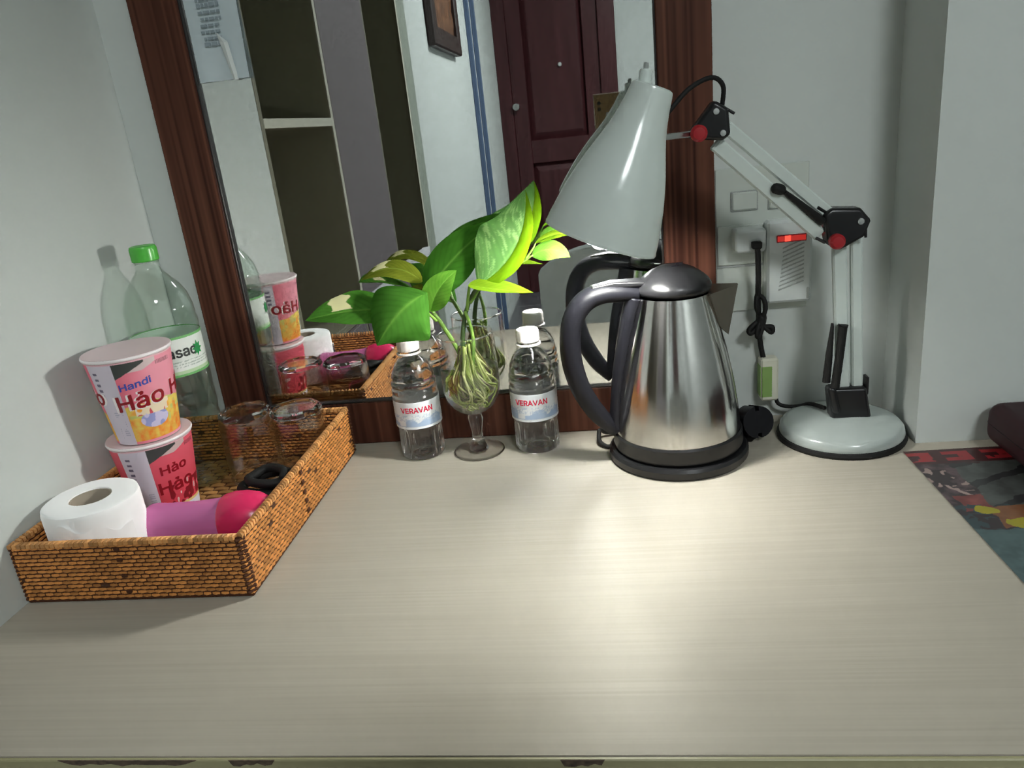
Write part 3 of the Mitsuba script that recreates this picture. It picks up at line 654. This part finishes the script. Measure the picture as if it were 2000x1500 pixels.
for k_ in range(170):
    a0, a1 = rng.random(2) * 6.283; h0 = .095 + .045 * rng.random(); R = .014 + .0205 * rng.random()
    p0 = (GX + .008 * math.cos(a0), GY + .008 * math.sin(a0), h0 + .012); d = 1 if rng.random() > .3 else .5
    pts = [p0, (GX + .7 * R * math.cos(a0), GY + .7 * R * math.sin(a0), .098 + .022 * rng.random()), (GX + R * math.cos(a0 + .3), GY + R * math.sin(a0 + .3), .082 + .020 * rng.random()), (GX + .6 * R * d * math.cos(a1), GY + .6 * R * d * math.sin(a1), .066 + .01 * rng.random()), (GX + .2 * R * math.cos(a1 + 1), GY + .2 * R * math.sin(a1 + 1), .064)]
    m = tube(pts, [.0018, .0014, .0012, .0009], 6, 5)
    rs.append(m); c_ = np.array([.24, .31, .06]) if rng.random() > .4 else (np.array([.11, .10, .035]) if rng.random() > .5 else np.array([.48, .52, .20]))
    rc.append(np.repeat(c_[None], len(m.vertices), 0))
part(pl, 'roots', cat(rs), 'root', True, 'tangled olive green roots in the water', stuff=True, color=np.vstack(rc))

# ------------------------------------------------------------------ rattan basket
b = thing('rattan_basket', 'low rectangular woven brown rattan basket on the desk', 'basket')
BX0, BX1, BY0, BY1, BH = -.602, -.360, .601, .935, .068
def strands(p0, p1, out, seed, rows=14, seg=.0092):
    """Woven strands of one wall between two floor points."""
    p0, p1 = np.array(p0, float), np.array(p1, float); L = np.linalg.norm(p1 - p0); d = (p1 - p0) / L; o = np.array(out, float)
    r = np.random.default_rng(seed); ms, cs = [], []
    hh = (BH - .006) / rows
    for k in range(rows):
        z = .003 + (k + .5) * hh; s = -seg * (.5 if k % 2 else 0) - .002
        while s < L:
            a, e = max(s + .0004, -.002), min(s + seg * (.9 + .2 * r.random()) - .0004, L + .002)
            if e - a > .002:
                bul = .0042 + .0006 * r.random(); h2 = hh * .43
                pts = []
                for q_, sc in ((a, .55), ((a + e) / 2, 1.0), (e, .55)):
                    for yy_, zz_ in ((-1, -.5), (-1, .5), (1, -.5), (1, .5), (0, -1), (0, 1)):
                        pts.append(np.array([p0[0], p0[1], 0]) + np.array([d[0], d[1], 0]) * q_ + o * (yy_ * bul * sc * .62) + np.array([0, 0, z + zz_ * h2 * (1 if sc == 1 else .9)]))
                m = hull(pts); ms.append(m)
                base = np.array([.50, .205, .055]) * (.7 + .6 * r.random()) if r.random() > .02 else np.array([.06, .025, .012])
                cs.append(np.repeat(base[None], len(m.vertices), 0))
            s += seg
    return cat(ms), np.vstack(cs)
for nm, p0, p1, o, lab in (('front_weave', (BX0, BY0), (BX1, BY0), (0, 1, 0), 'woven rattan strands of the front side'), ('back_weave', (BX0, BY1), (BX1, BY1), (0, 1, 0), None),
                           ('right_weave', (BX1, BY0), (BX1, BY1), (1, 0, 0), 'woven rattan strands of the right side'), ('left_weave', (BX0 + .003, BY0), (BX0 + .003, BY1), (1, 0, 0), None)):
    m, cc = strands(p0, p1, o, len(nm) * 7 + 1)
    part(b, nm, m, 'rattan', 25, lab, stuff=True) if False else part(b, nm, m, 'rattan', False, lab, stuff=True, color=cc)
part(b, 'core', cat([box(BX0, BX1, BY0 - .001, BY0 + .001, .001, BH - .002), box(BX0, BX1, BY1 - .001, BY1 + .001, .001, BH - .002), box(BX1 - .001, BX1 + .001, BY0, BY1, .001, BH - .002), box(BX0 + .002, BX0 + .004, BY0, BY1, .001, BH - .002)]), 'rattan_core', False)
# dark ties down the middle of each long side, at the corners and along the rim
tie = []
for y in (.752,):
    for z in (.012, .024, .036, .048, .060):
        tie.append(box(BX1 + .0024, BX1 + .0046, y - .0030, y + .0030, z - .0026, z + .0026, .0008))
for z in (.012, .030, .048, .060):
    tie.append(box(-.490, -.484, BY0 - .0042, BY0 - .0024, z - .002, z + .002, .0006))
for k in range(13):
    z = .006 + k * .0048
    tie.append(rhull([(BX1 - .002, BY0 - .003, z), (BX1 + .003, BY0 + .002, z + .001)], .0019, 8))
    tie.append(rhull([(BX0 + .001, BY0 - .003, z), (BX0 - .0005, BY0 + .002, z + .001)], .0015, 8))
    tie.append(rhull([(BX1 - .002, BY1 + .003, z), (BX1 + .003, BY1 - .002, z + .001)], .0019, 8))
part(b, 'ties', cat(tie), 'rattan_core', False, 'dark ties', stuff=True)
rim, rcol = [], []
def rimline(p0, p1):
    p0, p1 = np.array(p0, float), np.array(p1, float); L = np.linalg.norm(p1 - p0); d = (p1 - p0) / L; s = np.array([-d[1], d[0], 0])
    for k in range(int(L / .0052)):
        q_ = p0 + d * (k + .5) * .0052
        m = hull([q_ + d * (dx + .0012 * sg) + s * sg * .0036 + np.array([0, 0, dz]) for dx in (-.0019, .0019) for sg in (-1, 1) for dz in (-.0035, .0005)] + [q_ + np.array([0, 0, .0022])])
        rim.append(m); rcol.append(np.repeat((np.array([.46, .22, .075]) * (.6 + .9 * rng.random()))[None], len(m.vertices), 0))
for p0, p1 in (((BX0, BY0, BH), (BX1, BY0, BH)), ((BX1, BY0, BH), (BX1, BY1, BH)), ((BX1, BY1, BH), (BX0, BY1, BH)), ((BX0 + .003, BY1, BH), (BX0 + .003, BY0, BH))):
    rimline(p0, p1)
part(b, 'rim_lashing', cat(rim), 'rattan', False, 'lashed rim', stuff=True, color=np.vstack(rcol))
fl, fc = [], []
r = np.random.default_rng(11)
for iy in range(30):
    y = BY0 + .006 + iy * .0108
    for ix in range(11):
        x = BX0 + .008 + (ix + (.5 if iy % 2 else 0)) * .0212
        if x + .020 > BX1: continue
        m = hull([(x + a, y + c_, z) for a in (.001, .0195) for c_ in (.002, .0082) for z in (.0012, .0026)] + [(x + .010, y + .001, .0036), (x + .010, y + .0095, .0036)])
        fl.append(m); fc.append(np.repeat((np.array([.34, .17, .055]) * (.6 + .7 * r.random()))[None], len(m.vertices), 0))
part(b, 'floor_weave', cat(fl), 'rattan', False, 'woven rattan floor', stuff=True, color=np.vstack(fc))
part(b, 'floor_board', box(BX0, BX1, BY0, BY1, .0003, .0014), 'rattan_core', False)

# ------------------------------------------------------------------ toilet roll
RX_, RY_ = -.548, .660
t = thing('toilet_roll', 'white toilet paper roll standing at the basket front', 'toilet roll')
def rollmod(r, z, a):
    return r * (1 + .008 * np.cos(3 * a + .7) + .004 * np.cos(7 * a + z * 60))
part(t, 'paper', lathe([(.0205, .0045), (.0455, .0045), (.0475, .008), (.0475, .082), (.0465, .0865), (.0440, .0880), (.0330, .0888), (.0210, .0882), (.0205, .0860), (.0205, .0045)], 96, (RX_, RY_, 0), mod=rollmod), 'white_paper', 40)
part(t, 'core', lathe([(.0205, .006), (.0205, .0868), (.0192, .0868), (.0192, .006)], 48, (RX_, RY_, 0), mod=rollmod), 'core_card', 30, 'brown card tube')
sheet = []
for a in np.radians(np.linspace(-100, -14, 26)):
    u = (a - math.radians(-100)) / math.radians(86); rr = .0482 + .0012 * math.sin(u * 9) + .002 * max(0, u - .85) / .15
    sheet.append([(RX_ + rr * math.cos(a), RY_ + rr * math.sin(a), z) for z in np.linspace(.012 - .004 * u, .078 - .016 * u + .004 * math.sin(u * 14), 8)])
S_ = np.array(sheet); n0, n1 = S_.shape[:2]
i, j = np.meshgrid(np.arange(n0 - 1), np.arange(n1 - 1), indexing='ij')
q = np.stack([i * n1 + j, (i + 1) * n1 + j, (i + 1) * n1 + j + 1, i * n1 + j + 1], -1).reshape(-1, 4)
part(t, 'loose_end', trimesh.Trimesh(S_.reshape(-1, 3), np.vstack([q[:, [0, 1, 2]], q[:, [0, 2, 3]]]), process=False), 'white_paper', True, 'loose paper end')

# ------------------------------------------------------------------ noodle cups
def noodle_cup(x, y, z, label, rot, low, seed):
    t = thing('noodle_cup', label, 'noodle cup', 'stacked cup noodles')
    H_, rb, rt = .104, .0345, .0465
    c = (x, y, z); rf = lambda zz: rb + (rt - rb) * (zz / H_)
    part(t, 'cup', lathe([(0, .003), (rb - .002, .003), (rb - .001, 0), (rb - .0003, .0006), (rt - .0003, H_ - .003), (rt - .0003, H_)], 72, c), 'rim_white', 40)
    def col(u, v):
        th = rot + u * 360
        o = np.zeros(u.shape + (3,)) + [.60, .54, .62]
        rel = (u * 360) % 180                       # two printed panels round the cup
        pan = rel > 42
        k = (rel - 42) / 138                        # 0..1 across the panel
        nz = meshkit.fbm(np.stack([u * 40, v * 16, u * 0], -1), 3, seed)
        n2 = meshkit.noise(np.stack([u * 46, v * 15, u * 0], -1), seed + 5)
        if not low:
            red = np.array([.74, .13, .19]) + (np.array([.70, .26, .33]) - np.array([.74, .13, .19])) * np.clip(1.3 - 2.2 * np.abs(k - .5), 0, 1)[..., None]
            o[pan] = red[pan]
            food = pan & (v < .48 - .18 * np.abs(k - .30) + .05 * nz) & (v > .03)
            fcol = np.array([.75, .22, .03]) + (np.array([.72, .52, .10]) - np.array([.75, .22, .03])) * np.clip(nz * 1.9 - .5 + (v - .2), 0, 1)[..., None]
            o[food] = fcol[food]
            gr = food & (n2 > .66) & (v > .2); o[gr] = [.52, .50, .14]
            plate_ = pan & (((k - .30) / .17) ** 2 + ((v - .27) / .10) ** 2 < 1); o[plate_] = [.52, .48, .66]
            pl2 = plate_ & (n2 > .55); o[pl2] = [.28, .30, .55]
            st = pan & (v > .34) & (v < .47) & (np.abs(k - .30) < .20); o[st & (n2 > .3)] = [.74, .62, .45]; o[st & (n2 > .78)] = [.55, .08, .10]
        else:
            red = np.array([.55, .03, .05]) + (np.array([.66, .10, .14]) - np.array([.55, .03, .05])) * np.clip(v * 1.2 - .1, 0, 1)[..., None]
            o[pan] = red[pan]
            ch = pan & (v > .20) & (v < .46) & (n2 > .5) & (np.abs(k - .42) < .30); o[ch] = [.20, .008, .015]
            w_ = pan & (v > .16) & (v < .50) & (n2 < .17); o[w_] = [.68, .40, .40]
            o[v < .17] = [.66, .62, .70]
            ye = pan & (v > .165) & (v < .20); o[ye] = [.70, .48, .20]
        cor = pan & (k < .30) & (v > .80 + .5 * k); o[cor] = [.045, .05, .048]
        cr = pan & (k < .42) & (v > .74 + .45 * k) & ~cor & (v > .86); o[cr] = o[cr] * .3 + np.array([.34, .36, .34])
        small = (~pan) & (rel > 8) & (rel < 16) & (v > .62) & (v < .92) & (np.sin(v * 95) > .2); o[small] = [.14, .12, .18]
        sm2 = (~pan) & (rel > 20) & (rel < 36) & (v > .08) & (v < .42) & (np.sin(v * 220) > .1) & (n2 > .35); o[sm2] = [.40, .37, .46]
        tx = pan & (v > .885) & (v < .93) & (k > .42) & (k < .62) & (np.sin(u * 900) > -.3); o[tx] = o[tx] * .45
        o[v > .975] = [.66, .40, .44]
        return o
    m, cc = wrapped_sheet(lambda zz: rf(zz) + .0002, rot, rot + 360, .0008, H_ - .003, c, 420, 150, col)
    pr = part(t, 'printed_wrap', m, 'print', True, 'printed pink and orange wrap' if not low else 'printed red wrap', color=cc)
    tp = (rt - rb) / H_
    for s in (0, 180):
        th = rot + s + 42 + 138 * (.36 if not low else .42)
        if not low:
            th = -10 + s
            part(pr, 'lettering', wrap_text('Hảo Hảo', .0175, rb, th, .0475, c, True, .0007, tp, .10), 'ink_darkred', False, 'dark red lettering Hảo Hảo')
            part(pr, 'lettering_outline', wrap_text('Hảo Hảo', .0185, rb, th, .0468, c, True, .0003, tp, .10), 'ink_white', False)
            part(pr, 'small_lettering', wrap_text('Handi', .0075, rb, th - 46, .0690, c, True, .0005, tp, .16), 'ink_blue', False, 'blue lettering Handi')
        else:
            th = -33 + s
            part(pr, 'lettering', wrap_text('Hảo', .0105, rb, th, .0640, c, True, .0005, tp, .08), 'ink_darkred', False, 'dark red lettering Hảo')
            part(pr, 'lettering', wrap_text('Hảo', .0145, rb, th, .0400, c, True, .0005, tp, .08), 'ink_darkred', False, 'dark red lettering Hảo')
    part(t, 'rim', lathe([(rt - .001, H_ - .0035), (rt + .0012, H_ - .003), (rt + .0018, H_ - .001), (rt + .0010, H_ + .0006), (rt - .001, H_ + .0008)], 72, c), 'rim_white', True)
    part(t, 'lid', lathe([(rt + .0004, H_ + .0002), (rt + .0008, H_ + .0011), (rt - .003, H_ + .0013), (0, H_ + .0009)], 72, c), 'lid_paper', 40, 'pale pink peel lid')
noodle_cup(-.5480, .7815, .0040, 'red instant noodle cup standing in the basket, under the other cup', -108, True, 3)
noodle_cup(-.5420, .7740, .1105, 'pink and orange instant noodle cup on top of the other cup', -122, False, 8)

# ------------------------------------------------------------------ large bottle
t = thing('large_water_bottle', 'large empty clear water bottle with green cap in basket corner', 'bottle')
c = (-.5525, .8720, 0)
prof = [(0, .012), (.012, .010), (.024, .0045), (.034, .0042), (.0405, .010), (.0418, .020), (.0418, .060), (.0405, .064), (.0418, .068), (.0418, .094), (.0405, .098), (.0418, .102), (.0418, .128), (.0405, .132), (.0418, .136), (.0418, .212),
        (.0426, .216), (.0420, .222), (.0408, .2270), (.0416, .2300), (.0406, .2340), (.0412, .2370), (.0402, .2430), (.0370, .2550), (.0322, .2645), (.0255, .2735), (.0190, .2815), (.0145, .2885), (.0135, .2945), (.0135, .302)]
def bmod(r, z, a):
    return r * (1 - .05 * np.abs(np.cos(2.5 * a)) * np.clip((.030 - z) / .02, 0, 1) - .012 * np.abs(np.cos(6 * a + z * 40)) * ((z > .02) & (z < .135)))
part(t, 'body', lathe(prof, 96, c, mod=bmod), 'green_pet', 30, 'clear plastic body')
part(t, 'neck_ring', lathe([(.0135, .2945), (.0175, .2955), (.0175, .2975), (.0135, .2985)], 48, c), 'clear_plastic', 30)
part(t, 'cap', lathe([(.0150, .2990), (.0158, .3000), (.0158, .3140), (.0148, .3168), (.0130, .3178), (0, .3180)], 72, c, mod=lambda r, z, a: r * (1 + .025 * np.cos(30 * a) * ((z > .3005) & (z < .314)))), 'green_cap', 35, 'bright green screw cap')
def lcol(u, v):
    o = np.zeros(u.shape + (3,)) + [.66, .70, .66]
    o[(v < .12) & (v > .05)] = [.40, .55, .34]
    n2 = meshkit.noise(np.stack([u * 260, v * 26, u * 0], -1), 3)
    o[(v > .20) & (v < .42) & (np.sin(v * 90) > 0) & (n2 > .45)] = [.36, .42, .38]
    return o
m, cc = wrapped_sheet(lambda z: .0421 + z * 0, 0, 360, .158, .206, c, 200, 60, lcol)
lb = part(t, 'label', m, 'print_gloss', True, 'white label with green edges', color=cc)
part(lb, 'border', lathe([(.0420, .2045), (.0424, .2045), (.0424, .2075), (.0420, .2075)], 72, c), 'green_band', 30)
part(lb, 'border', lathe([(.0420, .1570), (.0424, .1570), (.0424, .1600), (.0420, .1600)], 72, c), 'green_band', 30)
part(lb, 'lettering', wrap_text('Vasac', .0125, .0422, -46, .182, c), 'ink_black', False, 'black lettering Vasac')
star = []
for k in range(16):
    a = k * math.pi / 8; rr = .0085 if k % 2 == 0 else .0048
    star.append((rr * math.cos(a), rr * math.sin(a)))
m = trimesh.creation.extrude_polygon(Polygon(star), .0003, engine='earcut')
v, f = trimesh.remesh.subdivide_to_size(m.vertices, m.faces, .003)
th = math.radians(-9) + v[:, 0] / .0422; rad = .0426 + v[:, 2]
part(lb, 'star', trimesh.Trimesh(np.c_[c[0] + rad * np.cos(th), c[1] + rad * np.sin(th), .187 + v[:, 1] * 1.15], f, process=False), 'ink_green', False, 'green star leaf mark')

# ------------------------------------------------------------------ tumblers, upside down
def tumbler(x, y, label):
    t = thing('glass_tumbler', label, 'glass')
    H_ = .094
    def oct_(r, z, a):
        k = np.pi / 4; d = (a + k / 2) % k - k / 2
        f = np.cos(k / 2) / np.cos(d); w = .85 * np.clip(z / .012, 0, 1)
        return r * (1 - w + w * f * 1.03)
    c = (x, y, .004)
    part(t, 'wall', lathe([(.0342, .002), (.0343, .050), (.0338, .078), (.0325, .0865)], 96, c, mod=oct_), 'thin_glass', 30)
    part(t, 'inner_wall', lathe([(.0312, .002), (.0308, .050), (.0300, .0790), (.0270, .0845), (0, .0850)], 96, c, mod=oct_), 'thin_glass', 30)
    part(t, 'base', lathe([(0, .0856), (.0275, .0852), (.0318, .0862), (.0326, .0880), (.0318, .0925), (.0296, .0950), (.0262, .0950), (.0245, .0930), (0, .0926)], 96, c, mod=oct_), 'solid_glass', 30, 'thick glass base')
    part(t, 'rim', lathe([(.0312, .0016), (.0325, .0000), (.0338, .0006), (.0343, .0022), (.0330, .0040), (.0314, .0034)], 72, c, mod=oct_), 'solid_glass', True)
tumbler(-.4015, .8700, 'upturned eight-sided glass tumbler against the basket right side')
tumbler(-.4722, .8720, 'upturned eight-sided glass tumbler next to the big bottle')

# ------------------------------------------------------------------ hair dryer and black cable
t = thing('hair_dryer', 'small pink hair dryer lying in the basket', 'hair dryer')
dy, dz = .690, .0320
part(t, 'barrel', lathe([(.0235, 0), (.0258, .001), (.0262, .006), (.0248, .020), (.0238, .055), (.0245, .078), (.0262, .090)], 64, (-.508, dy, dz), (1, 0, .06)), 'pink_clear', True, 'translucent pink barrel')
part(t, 'nozzle_inside', lathe([(.0235, .0005), (.0215, .003), (.0210, .03), (0, .031)][::-1], 48, (-.508, dy, dz), (1, 0, .06)), 'pink_clear', 30)
part(t, 'housing', lathe([(.0262, .088), (.0275, .090), (.0292, .100), (.0290, .112), (.0262, .125), (.0205, .135), (.012, .141), (0, .143)], 64, (-.508, dy, dz + .001), (1, 0, .06)), 'hot_pink', True, 'hot pink rounded motor housing')
part(t, 'handle', rhull([(-.402, dy + .012, .022), (-.402, dy + .030, .020), (-.430, dy + .075, .016)], [.016, .013, .011], 16), 'hot_pink', 40)
part(t, 'cord', cat([tube([(-.432, .768, .018), (-.425, .785, .022), (-.400, .79, .030), (-.378, .775, .034), (-.380, .750, .036), (-.402, .742, .040), (-.430, .752, .040), (-.440, .772, .038), (-.420, .790, .042), (-.392, .788, .046), (-.376, .768, .048), (-.388, .748, .050), (-.414, .748, .052), (-.428, .764, .050)], .0052, 10, 10),
                     tube([(-.428, .764, .050), (-.410, .780, .055), (-.386, .770, .056), (-.380, .752, .052)], .0052, 10, 8)]), 'black_rubber', True, 'coiled black cord')

# ------------------------------------------------------------------ magazine and maroon case
t = thing('magazine', 'glossy magazine with red heading beside the lamp base', 'magazine')
MX0, MX1, MY0, MY1 = .3345, .545, .560, .848
def mcol(X, Y):
    o = np.zeros(X.shape + (3,)) + [.035, .033, .034]
    x, y = X - MX0, MY1 - Y
    y0_ = y
    wv = lambda k: (meshkit.fbm(np.stack([x * 70, y0_ * 70, x * 0 + k], -1), 3, 5) - .5)
    x, y = x + .010 * wv(1) * (y0_ > .037), y + .012 * wv(7) * (y0_ > .037)
    f = meshkit.fbm(np.stack([x * 90, y * 90, x * 0], -1), 4, 2); f2 = meshkit.noise(np.stack([x * 160, y * 160, x * 0], -1), 9)
    right = x > .036
    grey = np.array([.055, .058, .056]) + (np.array([.10, .11, .105]) - .055) * np.clip(f * 1.5 - .3, 0, 1)[..., None]
    o[right] = grey[right]
    o[right & (np.sin((y + .5 * x) * 130) > .72)] = [.03, .03, .032]
    left = ~right
    o[left] = (np.array([.035, .022, .026]) + np.array([.12, .07, .08]) * np.clip(f * 2 - .8, 0, 1)[..., None])[left]
    o[left & (f2 > .78) & (y > .045) & (y < .10)] = [.38, .27, .25]
    st = (np.abs(x - .012 - (y - .085) * .55) < .0022) & (y > .085) & (y < .125); o[st] = [.42, .30, .28]
    rd = left & (y > .11) & (y < .145) & (x > .008); o[rd] = (np.array([.13, .02, .02]) + np.array([.18, .06, .05]) * f[..., None])[rd]
    bl = (y > .130) & (x < .050) & (f > .42); o[bl] = [.03, .055, .065]
    tl = (y > .178) & (x < .2); o[tl] = (np.array([.05, .085, .09]) + np.array([.05, .08, .08]) * f[..., None])[tl]
    og = (y > .135) & (y < .175) & (x > .028) & (x < .10); o[og] = (np.array([.16, .05, .02]) + np.array([.15, .08, .03]) * f[..., None])[og]
    for cx, cy, rx, ry in ((.026, .142, .010, .010), (.047, .168, .014, .009), (.062, .185, .012, .008)):
        d = ((x - cx) / rx) ** 2 + ((y - cy) / ry) ** 2 < .6 + .8 * f; o[d] = [.42, .36, .02]
    hd = y < .036
    letter = (np.sin(x * 150) > -.55) & (y > .006) & (y < .030) & ~((np.abs(y - .018) < .004) & (np.sin(x * 150 + 1.2) > .2)) & ~((f2 > .7) & (y > .02))
    o[hd] = [.055, .012, .014]; o[hd & letter] = [.36, .022, .028]
    return o * .62
nx, ny = 300, 400
X, Y = np.meshgrid(np.linspace(MX0, MX1, nx), np.linspace(MY0, MY1, ny))
i, j = np.meshgrid(np.arange(ny - 1), np.arange(nx - 1), indexing='ij')
q = np.stack([i * nx + j, i * nx + j + 1, (i + 1) * nx + j + 1, (i + 1) * nx + j], -1).reshape(-1, 4)
Zm = .0014 + .0008 * np.sin((X - MX0) * 12)
part(t, 'pages', box(MX0 + .0008, MX1 - .0005, MY0 + .0005, MY1 - .0005, .0002, .0011, .0002), 'notice_ink', False)
part(t, 'cover', trimesh.Trimesh(np.stack([X, Y, Zm], -1).reshape(-1, 3), np.vstack([q[:, [0, 1, 2]], q[:, [0, 2, 3]]]), process=False), 'print_gloss', True, 'printed cover with red heading and food pictures', color=mcol(X, Y).reshape(-1, 3))
t = thing('leather_case', 'dark maroon rounded case lying on the magazine', 'case')
part(t, 'body', rhull([(x, y, z) for x in (.442, .72) for y in (.62, .850) for z in (.020, .0395)], [.0145] * 8, 24), 'maroon_leather', 40)
sm = [(.4275, .62, .030)] + [(.442 - .0145 * math.cos(a), .850 + .0145 * math.sin(a), .030) for a in np.linspace(0, math.pi / 2, 8)] + [(.72, .8645, .030)]
part(t, 'seam', tube(sm, .0005, 6, raw=True), 'black_matt', True)

# ------------------------------------------------------------------ the phone that takes the picture, seen in the mirror
t = thing('phone', 'phone in a brown case held up to the mirror', 'phone')
part(t, 'case', rhull([(x, y, z) for x in (.008, .150) for y in (-.0105, -.0065) for z in (.3800, .4530)], .0035, 14), 'phone_case', 40, 'gold brown case')
part(t, 'rim', cat([tube([(.006, -.004, .3780), (.006, -.004, .4550), (.152, -.004, .4550), (.152, -.004, .3780), (.006, -.004, .3780)], .0014, 8, 1)]), 'phone_rim', 40)
part(t, 'lens', cat([lathe([(0, 0), (.0042, 0), (.004, .0012), (0, .0014)], 20, (.037, -.0030, .409), (0, 1, 0))]), 'bare_metal', 30, 'bright lens')
part(t, 'lens', cat([lathe([(0, 0), (.0042, 0), (.004, .0012), (0, .0014)], 20, (.018, -.0030, .435), (0, 1, 0)), lathe([(0, 0), (.0042, 0), (.004, .0012), (0, .0014)], 20, (.018, -.0030, .421), (0, 1, 0))]), 'black_plastic', 30)
